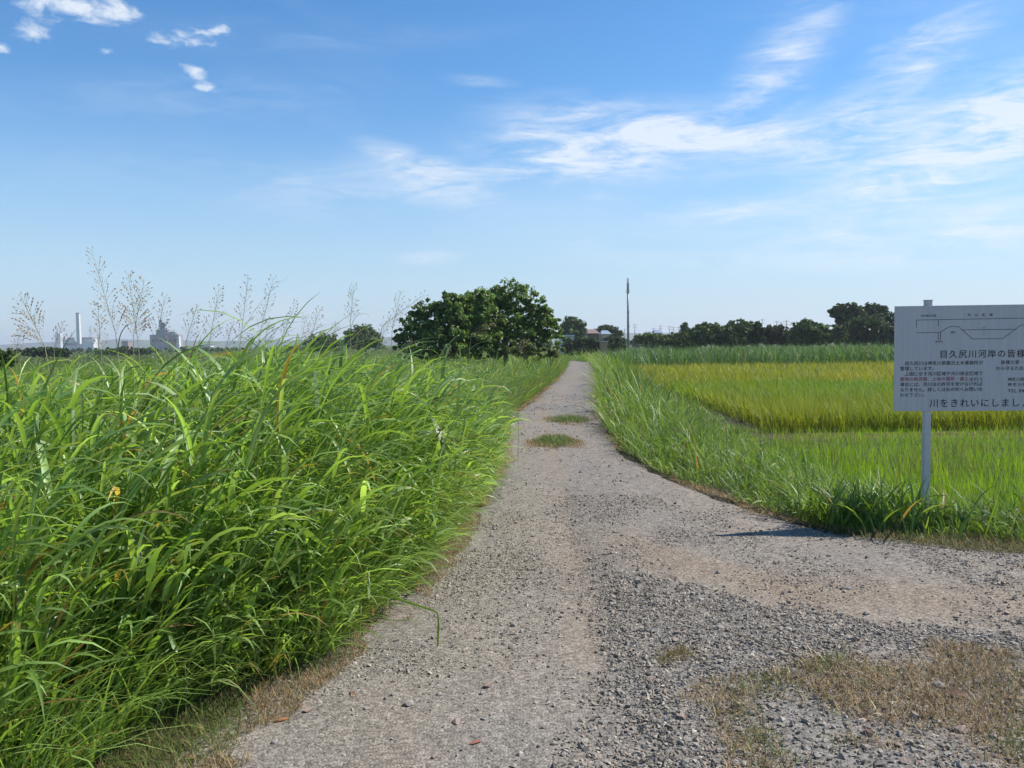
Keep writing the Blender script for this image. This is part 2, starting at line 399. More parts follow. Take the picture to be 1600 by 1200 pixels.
def greyness(x, y):
    lane = (x - Lx(y)) / 2.2
    g = .25 + 1.1 * (fbm(x * 1.6, y * .7, 11) - .45) + .55 * np.exp(-((lane - .02) / .12) ** 2) + .35 * np.exp(-((lane - .48) / .1) ** 2) * (y > 5)
    g = np.maximum(g, coarse(x, y) * .9)
    return np.clip(g + sstep(y, 9, 22) * .25, 0, 1)
py_ = [-6.0]
while py_[-1] < 78.8: py_.append(py_[-1] + max(.05, min(.8, .012 * abs(py_[-1]) if py_[-1] > 0 else .2)))
py_ = np.array(py_); us = np.linspace(0, 1, 150) ** 1.0
PXl = Lx(py_) - .38 * sstep(py_, 9, 6) - .10 + .18 * (fbm(py_ * 2.2, py_ * 0 + 3, 8) - .5); PXr = np.minimum(Rx(py_), 16) + .08 + .2 * (fbm(py_ * 1.7, py_ * 0 + 9, 18) - .5)
PX = PXl[:, None] + (PXr - PXl)[:, None] * us[None, :]; PY = np.repeat(py_[:, None], len(us), 1)
edge = np.minimum(PX - PXl[:, None], PXr[:, None] - PX)
PZ = -.03 + .045 * sstep(edge, 0, .22) + .018 * (fbm(PX * 2.5, PY * 1.6, 2) - .5) + .010 * (fbm(PX * 11, PY * 11, 4) - .5) \
     - .02 * np.exp(-((PX - .33 - .02 * PY) / .16) ** 2) * (PY < 9) + .02 * coarse(PX, PY) * fbm(PX * 4, PY * 4, 6)
def pz(x, y):
    return .015 + .018 * (fbm(x * 2.5, y * 1.6, 2) - .5) + .010 * (fbm(x * 11, y * 11, 4) - .5) - .02 * np.exp(-((x - .33 - .02 * y) / .16) ** 2) * (y < 9) + .02 * coarse(x, y) * fbm(x * 4, y * 4, 6)
ii = np.arange(PX.size).reshape(PX.shape)
Q = np.stack([ii[:-1, :-1], ii[:-1, 1:], ii[1:, 1:], ii[1:, :-1]], -1).reshape(-1, 4)
pm = mesh('gravel_path', np.stack([PX, PY, PZ], -1), Q, M_path, None, True)
fattr(pm, 'grey', greyness(PX, PY)); fattr(pm, 'brown', brown(PX, PY))
path = tag(link('gravel_path', pm), 'pale gravel farm path with a dirt side road joining it', 'path', kind='structure')

# ------------------------------------------------------------------ gravel
IV = np.array([(0, 0, 1)] + [(math.cos(a) * .894, math.sin(a) * .894, .447) for a in np.arange(5) * 2 * math.pi / 5] +
              [(math.cos(a) * .894, math.sin(a) * .894, -.447) for a in (np.arange(5) + .5) * 2 * math.pi / 5] + [(0, 0, -1)])
IF = []
for k in range(5):
    k2 = (k + 1) % 5
    IF += [(0, 1 + k, 1 + k2), (1 + k, 6 + k, 1 + k2), (1 + k2, 6 + k, 6 + k2), (11, 6 + k2, 6 + k)]
IF = np.array(IF)
OV = np.array([(1, 0, 0), (0, 1, 0), (-1, 0, 0), (0, -1, 0), (0, 0, 1), (0, 0, -1.0)])
OF = np.array([(0, 1, 4), (1, 2, 4), (2, 3, 4), (3, 0, 4), (1, 0, 5), (2, 1, 5), (3, 2, 5), (0, 3, 5)])
def rot_rand(n):
    q = rng.normal(size=(n, 4)); q /= np.linalg.norm(q, axis=1)[:, None]; a, b, c, d = q.T
    return np.stack([np.stack([1 - 2 * (c * c + d * d), 2 * (b * c - d * a), 2 * (b * d + c * a)], -1),
                     np.stack([2 * (b * c + d * a), 1 - 2 * (b * b + d * d), 2 * (c * d - b * a)], -1),
                     np.stack([2 * (b * d - c * a), 2 * (c * d + b * a), 1 - 2 * (b * b + c * c)], -1)], 1)
def stones(x, y, size, BV, BF, name):
    n = len(x)
    V = BV[None] * (1 + .32 * rng.normal(size=(n, len(BV), 1)).clip(-1.4, 1.4))
    V = V * (np.array([1, .8, .6]) * (1 + .2 * rng.normal(size=(n, 3)).clip(-1.5, 1.5)))[:, None, :]
    V = np.einsum('nij,nkj->nki', rot_rand(n), V) * size[:, None, None]
    V[..., 2] *= .8
    V[..., 0] += x[:, None]; V[..., 1] += y[:, None]; V[..., 2] += (pz(x, y) + size * .22)[:, None]
    Fc = (BF[None] + (np.arange(n) * len(BV))[:, None, None]).reshape(-1, 3)
    br = rng.lognormal(0, .28, n)[:, None]
    warm = rng.random(n)[:, None]
    c = (np.array([.250, .224, .192]) * (1 - warm) + np.array([.285, .238, .182]) * warm) * br
    me = mesh(name, V.reshape(-1, 3), Fc, M_stone, np.repeat(c.clip(.03, .55), len(BV), 0))
    return tag(link(name, me), kind='stuff')
def scatter(n, x0, x1, y0, y1, p, invy=False):
    x = rng.uniform(x0, x1, n); y = rng.uniform(y0, y1, n)
    k = rng.random(n) < p(x, y)
    return x[k], y[k]
view = lambda x, y, m=.6: (x > -.64 * y - m) & (x < .64 * y + m)
x, y = scatter(175000, -.5, 4.8, 2.6, 6.4, lambda x, y: view(x, y) * coarse(x, y) * (.85 - .55 * dryp(x, y)) * np.clip(1.25 - .12 * y, .3, 1))
o = stones(x, y, rng.lognormal(math.log(.0082), .34, len(x)).clip(.004, .024), OV, OF, 'coarse_gravel'); o['label'] = 'loose grey crushed stone spread over the junction'; o['category'] = 'gravel'
pden = lambda x, y: view(x, y) * inside(x, y) * (1 - coarse(x, y)) * np.clip(.03 + 2.6 * (fbm(x * 2.3, y * 1.5, 41) - .47) * 1.0 + .4 * greyness(x, y), .05, 1) * (1 - .65 * brown(x, y))
x, y = scatter(185000, -1.2, 5.5, 2.6, 8.5, pden)
o = stones(x, y, rng.lognormal(math.log(.0056), .45, len(x)).clip(.003, .02), OV, OF, 'path_gravel'); o['label'] = 'small loose stones scattered over the path surface'; o['category'] = 'gravel'
x, y = scatter(30000, -1, 6.5, 8.5, 26, lambda x, y: pden(x, y) * .9)
o = stones(x, y, rng.lognormal(math.log(.011), .4, len(x)).clip(.006, .028), OV, OF, 'far_path_gravel'); o['label'] = 'small dark stones on the path towards the bend'; o['category'] = 'gravel'
# the stones that can be picked out one by one
SM = []
for k in range(9):
    V = IV * (1 + .26 * rng.normal(size=(12, 1)).clip(-1.3, 1.3)) * np.array([1, rng.uniform(.65, .9), rng.uniform(.45, .7)])
    SM.append(mesh('stone', V, IF, (M_stone1, M_stone2, M_stone1, M_stone3, M_stone1, M_stone2, M_stone1, M_stone1, M_stone3)[k]))
sx_, sy_ = [], []
while len(sx_) < 290:
    yy = 2.9 + 6.5 * random.random() ** 1.6; xx = random.uniform(-1.2, 4.0)
    if not (abs(xx) < .64 * yy + .2 and inside(np.array(xx), np.array(yy))): continue
    if rng.random() > (.75 if coarse(np.array(xx), np.array(yy)) > .5 else .22): continue
    sx_.append(xx); sy_.append(yy)
for xx, yy in zip(sx_, sy_):
    s = random.choice((.009, .011, .012, .013, .015, .017, .020)) * (1 + .25 * random.random())
    if random.random() < .04: s *= 1.5
    o = link('stone', random.choice(SM), path, (xx, yy, float(pz(np.array(xx), np.array(yy))) + s * .25))
    o.scale = (s, s, s); o.rotation_euler = (random.uniform(-.3, .3), random.uniform(-.3, .3), random.uniform(0, 6.3))

# ------------------------------------------------------------------ blades of grass
class Blades:
    def __init__(s): s.V = []; s.F = []; s.C = []; s.n = 0
    def add(s, base, L, wd, az, pitch, bend, nseg, colr, tip=None, fold=0.0, curl=None, twist=None, prof='leaf', floor=True, bpow=1.6):
        n = len(L); t = np.linspace(0, 1, nseg + 1)
        th = pitch[:, None] + bend[:, None] * t[None] ** bpow
        th = np.minimum(th, 2.95)
        a = az[:, None] + (curl[:, None] if curl is not None else 0) * t[None]
        thm = .5 * (th[:, 1:] + th[:, :-1]); am = .5 * (a[:, 1:] + a[:, :-1]); ds = (L / nseg)[:, None]
        Z0 = np.zeros((n, 1))
        cx = np.concatenate([Z0, np.cumsum(np.sin(thm) * np.cos(am) * ds, 1)], 1) + base[:, 0:1]
        cy = np.concatenate([Z0, np.cumsum(np.sin(thm) * np.sin(am) * ds, 1)], 1) + base[:, 1:2]
        cz = np.concatenate([Z0, np.cumsum(np.cos(thm) * ds, 1)], 1) + base[:, 2:3]
        side = np.stack([-np.sin(a), np.cos(a), np.zeros_like(a)], -1)
        nor = np.stack([-np.cos(th) * np.cos(a), -np.cos(th) * np.sin(a), np.sin(th)], -1)
        if twist is not None:
            tw = twist[:, None, None] * (.3 + .7 * t[None, :, None]); sd_ = side * np.cos(tw) + nor * np.sin(tw); nor = nor * np.cos(tw) - side * np.sin(tw); side = sd_
        pr = {'leaf': np.minimum(1, (.45 + 2.2 * t)) * (1 - t ** 2.6) + .02, 'blade': (1 - t ** 1.8) * .98 + .02, 'stem': 1 - .55 * t}[prof]
        hw = (.5 * wd[:, None] * pr[None])[..., None]
        c = np.stack([cx, cy, cz], -1)
        if fold:
            P = np.stack([c - side * hw + nor * hw * fold, c, c + side * hw + nor * hw * fold], 2); k = 3
        else:
            P = np.stack([c - side * hw, c + side * hw], 2); k = 2
        if floor:
            hz_ = hgt(P[..., 0].reshape(-1), P[..., 1].reshape(-1)).reshape(P.shape[:-1]) if floor == 'full' else base[:, 2][:, None, None]
            P[..., 2] = np.maximum(P[..., 2], hz_ + .02)
        idx = np.arange(n * (nseg + 1) * k).reshape(n, nseg + 1, k) + s.n
        for j in range(k - 1):
            s.F.append(np.stack([idx[:, :-1, j], idx[:, :-1, j + 1], idx[:, 1:, j + 1], idx[:, 1:, j]], -1).reshape(-1, 4))
        cc = np.repeat(colr[:, None, :], nseg + 1, 1)
        if tip is not None:
            m = sstep(t, .62, 1.0)[None, :, None] * tip[1][:, None, None]; cc = cc * (1 - m) + tip[0][:, None, :] * m
        s.C.append(np.repeat(cc[:, :, None, :], k, 2).reshape(-1, 3)); s.V.append(P.reshape(-1, 3)); s.n += P.size // 3
        return c
    def build(s, name, mt, label=None, cat=None, parent=None, kind='stuff'):
        me = mesh(name, np.concatenate(s.V), np.concatenate(s.F), mt, np.concatenate(s.C), True)
        return tag(link(name, me, parent), label, cat, kind=kind)
U = lambda a, b, n: rng.uniform(a, b, n)
def tint(n, a, b, var=.22, dead=0.0, deadc=(.30, .20, .07)):
    f = rng.random(n)[:, None]; c = (np.array(a) * (1 - f) + np.array(b) * f) * rng.lognormal(0, var, n)[:, None]
    if dead:
        k = rng.random(n) < dead; c[k] = np.array(deadc) * rng.lognormal(0, .3, k.sum())[:, None]
    return c.clip(.004, .7)
def pts(n, x0, x1, y0, y1, keep):
    x = U(x0, x1, n); y = U(y0, y1, n); k = keep(x, y); x, y = x[k], y[k]
    return np.stack([x, y, hgt(x, y)], -1)
def ptsy(n, y0, y1, xf0, xf1, keep, pw=1.0):   # density falls with distance
    y = y0 * (y1 / y0) ** (rng.random(n) ** pw); x = xf0(y) + (xf1(y) - xf0(y)) * rng.random(n)
    k = keep(x, y); x, y = x[k], y[k]
    return np.stack([x, y, hgt(x, y)], -1)

GA, GB = (.160, .273, .048), (.295, .415, .142)
TALL = Blades()
def tall_plants(P, hs, lw, nsegs, fold, nl=6, lean=.36):
    n = len(P)
    H = hs * U(.76, 1.06, n)
    az = rng.normal(-.2, .65, n); pit = np.abs(rng.normal(.10, .10, n)); ben = np.abs(rng.normal(lean, .2, n))
    H = H * (1 - .17 * sstep(-P[:, 0] / P[:, 1], .30, .52)) * (1 - .13 * sstep(P[:, 0] / P[:, 1], -.36, -.18)) * (1 - .12 * sstep(P[:, 1], 7, 11) * sstep(-P[:, 0] / P[:, 1], .2, .4)) * (1 - .20 * 1.4 * sstep(P[:, 1], 6.5, 9.5) * sstep(P[:, 0] / P[:, 1], -.30, -.06)) * (1 + .35 * (fbm(P[:, 0] * 1.3, P[:, 1] * 1.3, 55) - .5))
    c = TALL.add(P, H, np.full(n, .007), az, pit, ben, 6, tint(n, (.14, .22, .04), (.20, .25, .07), .2, .05, (.28, .23, .12)), prof='stem')
    for k in range(nl):
        tt = (.10 + .86 * (k + rng.random(n) * .8) / nl).clip(0, .98) * 6
        i0 = tt.astype(int).clip(0, 5); f = (tt - i0)[:, None]; ar = np.arange(n)
        bp = c[ar, i0] * (1 - f) + c[ar, i0 + 1] * f
        keep = rng.random(n) < .93; m = keep.sum(); bp = bp[keep]
        side = rng.random(m) < .74
        la = np.where(side, rng.normal(-.15, .62, m), U(-math.pi, math.pi, m))
        up = (k / nl)
        LL = U(.50, 1.02, m) * np.where(P[keep, 1] < 4.3, .85, 1.0) * (1.0 - .15 * up) * (H[keep] / 1.4)
        tipc = np.tile(np.array([[.34, .26, .07]]), (m, 1)); tipw = (rng.random(m) < .12) * U(.4, 1, m)
        TALL.add(bp, LL, lw * rng.lognormal(0, .33, m).clip(.4, 1.5), la, U(.15, .70, m), U(.8, 2.1, m), nsegs, tint(m, GA, GB, .25, .028), (tipc, tipw), fold,
                 rng.normal(0, .35, m), rng.normal(0, .55, m))
tallzone = lambda x, y: (x < Tx(y)) & (x > -.66 * y - 1.0)
A1 = pts(3500, -6.2, -.2, 2.5, 6.6, lambda x, y: tallzone(x, y)); tall_plants(A1[A1[:, 1] < 4.8], 1.45, .021, 7, .35); tall_plants(A1[A1[:, 1] >= 4.8], 1.45, .022, 7, 0)
A2 = pts(6400, -10.2, .1, 6.6, 13.5, lambda x, y: tallzone(x, y)); A2 = A2[rng.random(len(A2)) < .55]; tall_plants(A2, 1.47, .025, 5, 0.0, 6)
# the clumps that lean out over the path
e = U(3.3, 12.5, 900); A3 = np.stack([Tx(e) - U(-.16, .30, 900), e, e * 0], -1); tall_plants(A3, 1.08, .022, 6, 0, 6, .7)
e = U(3.2, 12.5, 700); A4 = np.stack([Tx(e) - U(-.22, .2, 700), e, e * 0], -1); tall_plants(A4, .6, .016, 5, 0, 5, .6)
# long sweeping blades rising from the ground, bowed towards the path
B = pts(9500, -6.5, 0, 2.5, 8.5, lambda x, y: tallzone(x + .05, y)); n = len(B)
TALL.add(B, U(.7, 1.25, n) * (1 - .25 * sstep(B[:, 1], 5, 3.4)), U(.011, .022, n), rng.normal(-.1, .5, n), U(.1, .55, n), U(.5, 1.5, n), 7, tint(n, GA, GB, .25, .02), None, 0, rng.normal(0, .3, n), rng.normal(0, .5, n))
e = U(2.6, 9, 3600); B = np.stack([Tx(e) - np.abs(rng.normal(0, .16, 3600)) + .1, e, e * 0], -1); n = len(B)
TALL.add(B, U(.2, .75, n), U(.006, .014, n), rng.normal(-.3, .8, n), U(.12, .8, n), U(.5, 1.6, n), 5, tint(n, GA, GB, .25, .06), None, 0, rng.normal(0, .3, n), rng.normal(0, .5, n), 'blade')
# thin undergrowth blades
B = pts(12500, -7, 0, 2.5, 8, lambda x, y: tallzone(x + .12, y)); n = len(B)
TALL.add(B, U(.4, 1.15, n), U(.006, .015, n), rng.normal(-.1, .7, n), U(.04, .45, n), U(.2, 1.2, n), 4, tint(n, (.12, .22, .025), (.18, .29, .05), .25, .05), None, 0, rng.normal(0, .3, n), rng.normal(0, .5, n), 'blade')
B = pts(15000, -11, 0, 8, 13.5, lambda x, y: tallzone(x, y)); n = len(B)
TALL.add(B, U(.5, 1.15, n), U(.008, .016, n), rng.normal(-.1, .9, n), U(.03, .4, n), U(.1, 1.0, n), 3, tint(n, GA, GB, .25, .03), None, 0, None, rng.normal(0, .5, n), 'blade')
TALL.build('tall_grass', M_tall, 'lush tall wild grass with long arching blades leaning over the path', 'grass')

# grass further along the left side
MID = Blades()
hmid = lambda x, y: 1.08 + .5 * (fbm(x * .5, y * .25, 51) - .5) + .3 * sstep(Lx(y) - x, 1.5, 6) * sstep(y, 20, 12) - .35 * sstep(x, Lx(y) - .8, Lx(y))
B = ptsy(29000, 12.5, 66, lambda y: -.66 * y - 1, lambda y: Lx(y) - .1, lambda x, y: (x < Lx(y) - .12), .8); n = len(B); hh = hmid(B[:, 0], B[:, 1])
sc_ = (B[:, 1] / 14) ** .55
MID.add(B, hh * U(.75, 1.2, n), .017 * sc_ * U(.6, 1.2, n), rng.normal(-.1, 1.1, n), U(.02, .4, n), U(.3, 1.5, n), 3, tint(n, (.14, .235, .05), (.25, .33, .11), .32, .08, (.36, .32, .17)), None, 0, rng.normal(0, .4, n), rng.normal(0, .7, n), 'leaf')
e = 12 * (66 / 12) ** (rng.random(16000) ** .8); B = np.stack([Lx(e) - np.abs(rng.normal(.0, .55, 16000)) - .08, e, e * 0], -1); n = len(B)
MID.add(B, hmid(B[:, 0], e) * U(.35, 1.0, n), .014 * (e / 14) ** .5 * U(.6, 1.2, n), rng.normal(-.1, 1.0, n), U(.05, .6, n), U(.2, 1.3, n), 3, tint(n, (.135, .23, .045), (.22, .30, .09), .32, .08, (.36, .30, .15)), None, 0, None, rng.normal(0, .6, n), 'leaf')
MID.build('mid_grass', M_tall, 'waist high grass lining the path between the tall grass and the leafy trees', 'grass')
# open meadow far left and beyond
MEAD = Blades()
B = ptsy(24000, 60, 420, lambda y: -.70 * y - 4, lambda y: np.where(y < 76, Lx(np.minimum(y, 66)) - .3, np.where(y < 110, 11, .1 * y)), lambda x, y: ~inside(x, y), 1.0); n = len(B); q = (B[:, 1] / 60)
MEAD.add(B, .75 * U(.5, 1.3, n), .05 * q * U(.6, 1.3, n), U(0, 6.28, n), U(.05, .5, n), U(.2, 1.2, n), 2, tint(n, (.085, .14, .025), (.15, .18, .05), .22, .06), prof='leaf')
MEAD.build('meadow_grass', M_bank, 'rough green meadow stretching to the far tree line', 'grass')

# grass on the bank between the path and the paddies
BANK = Blades()
def hbank(x, y, d):
    h = np.interp(y, [5, 6.3, 7.2, 9, 12, 18, 26, 40, 70], [.17, .22, .34, .44, .54, .80, 1.0, 1.15, 1.15])
    return h * (1 - .58 * sstep(d, 1.0, 2.1)) * (.42 + .40 * sstep(y, 9, 12) + (.58 - .40 * sstep(y, 9, 12)) * sstep(d, 0, .6)) * (1 + .9 * (fbm(x * 1.6, y * .9, 61) - .5) + .5 * (fbm(x * 5, y * 3, 63) - .5))
zone = lambda x, y: (dR(x, y) > .55 * (fbm(x * 2.1, y * 2.1, 65) - .45) + .24 * sstep(x, 3.1, 3.6) * (y < 7)) & (dR(x, y) < 3.6) & (x < .66 * y + 1.5)
def bank(n, y0, y1, wid, seg, Lm, dens=None, **kw):
    B = ptsy(n, y0, y1, lambda y: np.minimum(Rx(y), .66 * y + 1.4), lambda y: np.minimum(Rx(y) + 4.6, .66 * y + 1.5), zone, kw.get('pw', 1.0)); n = len(B); d = dR(B[:, 0], B[:, 1])
    hh = hbank(B[:, 0], B[:, 1], d); k = kw.get('k', (.28, 1.2))
    BANK.add(B, hh * U(*k, n) * Lm, wid * (np.maximum(B[:, 1], 7) / 8) ** .5 * U(.5, 1.3, n), U(0, 6.28, n) if 'az' not in kw else rng.normal(kw['az'], 1.0, n), U(.03, .85, n), U(.3, 2.0, n), seg,
             tint(n, *kw.get('c', ((.12, .22, .030), (.20, .295, .052))), .25, .03), None, 0, rng.normal(0, .4, n), rng.normal(0, .6, n), 'leaf')
bank(42000, 5.6, 16, .008, 3, 1.0)
bank(2600, 6, 30, .010, 5, 1.35, k=(.8, 1.25), c=((.09, .17, .04), (.16, .22, .07)))
bank(21000, 14, 80, .011, 3, 1.05, pw=.85)
bank(1500, 6.2, 20, .022, 6, 1.15, az=2.6, k=(.7, 1.3))
bank(9000, 5.6, 14, .006, 3, .55, c=((.08, .14, .025), (.13, .19, .05)))
BANK.build('bank_grass', M_bank, 'dense bright grass on the bank between path and paddies', 'grass')
# leafy clump round the sign post
CL = Blades()
n = 950; B = np.stack([rng.normal(2.72, .42, n), rng.normal(6.95, .26, n)], -1); k = (dR(B[:, 0], B[:, 1]) > .02); B = B[k]; B = np.column_stack([B, hgt(B[:, 0], B[:, 1])]); n = len(B)
CL.add(B, U(.15, .58, n), U(.010, .022, n), U(0, 6.28, n), U(.05, .6, n), U(.3, 1.7, n), 6, tint(n, (.125, .22, .032), (.20, .29, .06), .25, .03), None, .25, rng.normal(0, .4, n), rng.normal(0, .5, n))
CL.build('clump_grass', M_bank, 'dark broad bladed grass clump below the sign board', 'grass')

# weedy bright field right of the bank
FLD = Blades()
B = ptsy(25000, 7.0, 21.2, lambda y: y * 0 + 3.5, lambda y: .66 * y + 3, lambda x, y: (dR(x, y) > .8) & ~((x > 6.6) & (y > 20.5)), .9); n = len(B); pat = fbm(B[:, 0] * .8, B[:, 1] * .8, 71)
cc = tint(n, (.21, .37, .022), (.29, .42, .032), .2); k = rng.random(n) < sstep(pat, .5, .72) * .75; cc[k] = tint(k.sum(), (.18, .24, .05), (.26, .28, .08), .25)
FLD.add(B, (.20 + .30 * pat) * (1 - .38 * sstep(B[:, 1], 14, 19)) * U(.6, 1.15, n), U(.006, .013, n) * (B[:, 1] / 10) ** .5, U(0, 6.28, n), U(.02, .28, n), U(.05, .7, n), 2, cc, None, 0, None, rng.normal(0, .5, n), 'blade')
FLD.build('field_grass', M_rice, 'yellow green weedy field grass behind the sign', 'grass')

# rice, in plots
def rice(name, y0, y1, n, wid, hgt_, ca, cb, label, nseg=3):
    S = Blades()
    B = ptsy(n, y0, y1, lambda y: 6.6 + .012 * (y - 19) ** 1.25, lambda y: .66 * y + 4, lambda x, y: x > 6.6, 1.0)
    rowx = np.round(B[:, 0] / .3) * .3 + rng.normal(0, .055, len(B)) if y0 < 36 else B[:, 0]
    B[:, 0] = rowx; n = len(B)
    p = fbm(B[:, 0] * .22, B[:, 1] * .22, 81)[:, None]; f = np.clip(p * 1.6 - .3 + rng.normal(0, .25, (n, 1)), 0, 1)
    c = (np.array(ca) * (1 - f) + np.array(cb) * f) * rng.lognormal(0, .16, n)[:, None]
    B[:, 2] = FIELD
    S.add(B, hgt_ * U(.78, 1.18, n), wid * (B[:, 1] / y0) ** .8 * U(.7, 1.3, n), U(0, 6.28, n), U(.02, .28, n), U(.2, 1.3, n), nseg, c, None, 0, None, rng.normal(0, .5, n), 'blade')
    return S.build(name, M_rice, label, 'rice')
rice('ripe_rice', 20.6, 29.5, 31000, .019, .74, (.20, .292, .031), (.32, .332, .038), 'ripening yellow rice in the plot nearest the bank', 2)
rice('green_rice', 29.5, 37, 16000, .027, .70, (.16, .30, .024), (.25, .31, .028), 'greener strip of rice between two yellow plots', 2)
rice('golden_rice', 37, 64, 25000, .038, .76, (.245, .303, .031), (.355, .335, .042), 'golden rice in the plot before the reeds', 2)

# tall reeds beyond the rice
REED = Blades()
B = ptsy(21000, 64.5, 98, lambda y: 9.5 + .02 * y, lambda y: .68 * y + 6, lambda x, y: x > 8, 1.0); n = len(B)
hh = 1.95 + .9 * (fbm(B[:, 0] * .15, B[:, 1] * .1, 91) - .5)
REED.add(B, hh * U(.6, 1.15, n), .06 * U(.6, 1.4, n), U(0, 6.28, n), U(.02, .25, n), U(.1, 1.3, n), 3, tint(n, (.07, .15, .045), (.125, .21, .075), .22, .02), None, 0, None, rng.normal(0, .6, n), 'leaf')
REED.build('reed_grass', M_bank, 'tall blue green reeds standing behind the golden rice', 'reeds')

# short turf, dry fringe, dead straw
TURF = Blades()
B = pts(100000, -2.6, -.3, 2.5, 7.5, lambda x, y: (x > Tx(y) - .35) & (x < Lx(y) + .10 * (fbm(x * 4, y * 4, 17) - .5) * 2 + .02) & (fbm(x * 3, y * 3, 23) > .36)); n = len(B)
cc = tint(n, (.09, .14, .03), (.15, .18, .055), .25, .12, (.30, .20, .10)); k = rng.random(n) < sstep(fbm(B[:, 0] * 2.2 + 4, B[:, 1] * 2.2, 37) + .5 * sstep(Lx(B[:, 1]) - B[:, 0], .35, 0), .55, .85) * .8; cc[k] = tint(k.sum(), (.24, .16, .08), (.36, .25, .13), .3)
B[:, 2] += .012
TURF.add(B, U(.025, .085, n), U(.0025, .005, n), U(0, 6.28, n), U(.1, 1.1, n), U(.1, 1.0, n), 1, cc, prof='blade', floor=False)
for (cx, cy, rx, ry, nn) in ((.66, 13.0, .46, .85, 4200), (1.18, 16.7, .62, 1.0, 4200)):
    r = np.sqrt(rng.random(nn)); a = U(0, 6.28, nn); r = r * (1 + .2 * np.sin(3 * a + cx * 5) + .15 * np.sin(7 * a + cx)) * U(.8, 1.15, nn)
    B = np.stack([cx + rx * r * np.cos(a), cy + ry * r * np.sin(a), np.full(nn, .005)], -1)
    kk = rng.random(nn) < sstep(fbm(B[:, 0] * 5, B[:, 1] * 3.2, 33) - .25 * r, .12, .34); B, r, a = B[kk], r[kk], a[kk]; nn = len(r)
    dry = sstep(r, .45, .95) * .9
    c = tint(nn, (.14, .20, .055), (.22, .26, .085), .25); k = rng.random(nn) < dry; c[k] = tint(k.sum(), (.30, .18, .07), (.40, .26, .11), .25)
    TURF.add(B, U(.07, .20, nn) * (1.15 - .8 * np.minimum(r, 1)), U(.004, .009, nn), U(0, 6.28, nn), U(.1, 1.1, nn), U(.1, .9, nn), 2, c, prof='blade', floor=False)
TURF.build('turf', M_dry, 'short turf at the path edge and two tufts in the path', 'turf')
FR = Blades()
NF = 21000; e = 5 * (62 / 5) ** rng.random(NF); sidel = rng.random(NF) < .5
wv = .55 * (fbm(e * .8, e * 0 + 5 + 3 * sidel, 19) - .36)
X = np.where(sidel, Lx(e) + wv * rng.random(NF) * 1.4 - .10, Rx(e) - wv * rng.random(NF) * 1.4 + .10)
k = (e > 6.4) | sidel; k &= (e > 8) | ~sidel; e, X = e[k], X[k]; n = len(e); B = np.stack([X, e, np.full(n, .004)], -1)
FR.add(B, U(.03, .11, n), .006 * (e / 10) ** .5 * U(.6, 1.3, n), U(0, 6.28, n), U(.5, 1.5, n), U(0, .6, n), 2, tint(n, (.34, .22, .10), (.46, .31, .16), .25, .15, (.10, .14, .04)), prof='blade')
B = pts(42000, 2.6, 7, 4.9, 6.9, lambda x, y: (dR(x, y) > -.16 + .2 * (fbm(x * 3, y * 3, 67) - .5)) & (dR(x, y) < .36 - .3 * (x < 3.0)) & (x > 2.5) & (x < .66 * y + 1)); n = len(B); B[:, 2] += .005
FR.add(B, U(.03, .13, n), U(.003, .006, n), U(0, 6.28, n), U(.2, 1.4, n), U(0, .8, n), 3, tint(n, (.20, .16, .07), (.32, .24, .12), .3, .42, (.10, .14, .04)), prof='blade')
FR.build('dry_fringe_grass', M_dry, 'straw coloured dry grass fringe along the path edges', 'dry grass')
DRY = Blades()
x, y = scatter(190000, .6, 4.6, 2.4, 4.9, lambda x, y: view(x, y, .8) * dryp(x, y) * sstep(fbm(x * 3.2, y * 3.2, 27), .30, .58) * .6)
B = np.stack([x, y, pz(x, y) - .004], -1); n = len(B); gr = sstep(fbm(x * 2.6 + 7, y * 2.6, 29), .45, .65)
c = tint(n, (.27, .185, .095), (.42, .31, .18), .3); k = rng.random(n) < gr * .5 + .08; c[k] = tint(k.sum(), (.10, .14, .035), (.16, .19, .055), .25)
DRY.add(B, U(.02, .085, n), U(.0025, .005, n), U(0, 6.28, n), U(.2, 1.45, n), U(0, .9, n), 2, c, prof='blade', floor=False)
for (px, py) in ((1050, 1030), (1075, 1035), (1040, 1040), (1065, 1025)):
    g = gnd(px, py); nn = 110; B = np.stack([rng.normal(g[0], .035, nn), rng.normal(g[1], .035, nn), np.full(nn, .012)], -1)
    DRY.add(B, U(.02, .06, nn), U(.002, .004, nn), U(0, 6.28, nn), U(.1, 1.1, nn), U(0, .8, nn), 2, tint(nn, (.12, .11, .03), (.20, .14, .05), .3), prof='blade')
DRY.build('dry_patch_grass', M_dry, 'half dead grass and straw growing through the coarse gravel', 'dry grass')

# ------------------------------------------------------------------ single things on the ground
def dead_leaf(px, py, L, rz, rgb, label, bendv=.5, wd=.32):
    g = gnd(px, py); S = Blades()
    S.add(np.array([[0, 0, .006]]), np.array([L]), np.array([L * wd]), np.array([0.0]), np.array([1.35]), np.array([bendv]), 6, np.array([rgb]), None, .35, np.array([.3]), np.array([.5]), floor=False)
    V = np.concatenate(S.V); V[:, 2] -= V[:, 2].min() - .002; S.V = [V]
    o = S.build('dead_leaf', M_dry, label, 'dead leaf', kind='thing'); o.location = (g[0], g[1], float(pz(g[0:1], g[1:2])[0])); o.rotation_euler = (0, 0, rz); o['group'] = 'dead leaves on the ground'
dead_leaf(735, 1170, .055, .3, (.36, .16, .11), 'small pinkish red dead leaf lying on the bare path')
dead_leaf(1478, 1096, .10, -.4, (.17, .10, .07), 'large dark brown curled leaf among the dry grass', .9, .5)
dead_leaf(1562, 1098, .10, -.5, (.42, .30, .20), 'pale tan fallen blade in the dry grass beyond the brown leaf', .2, .2)
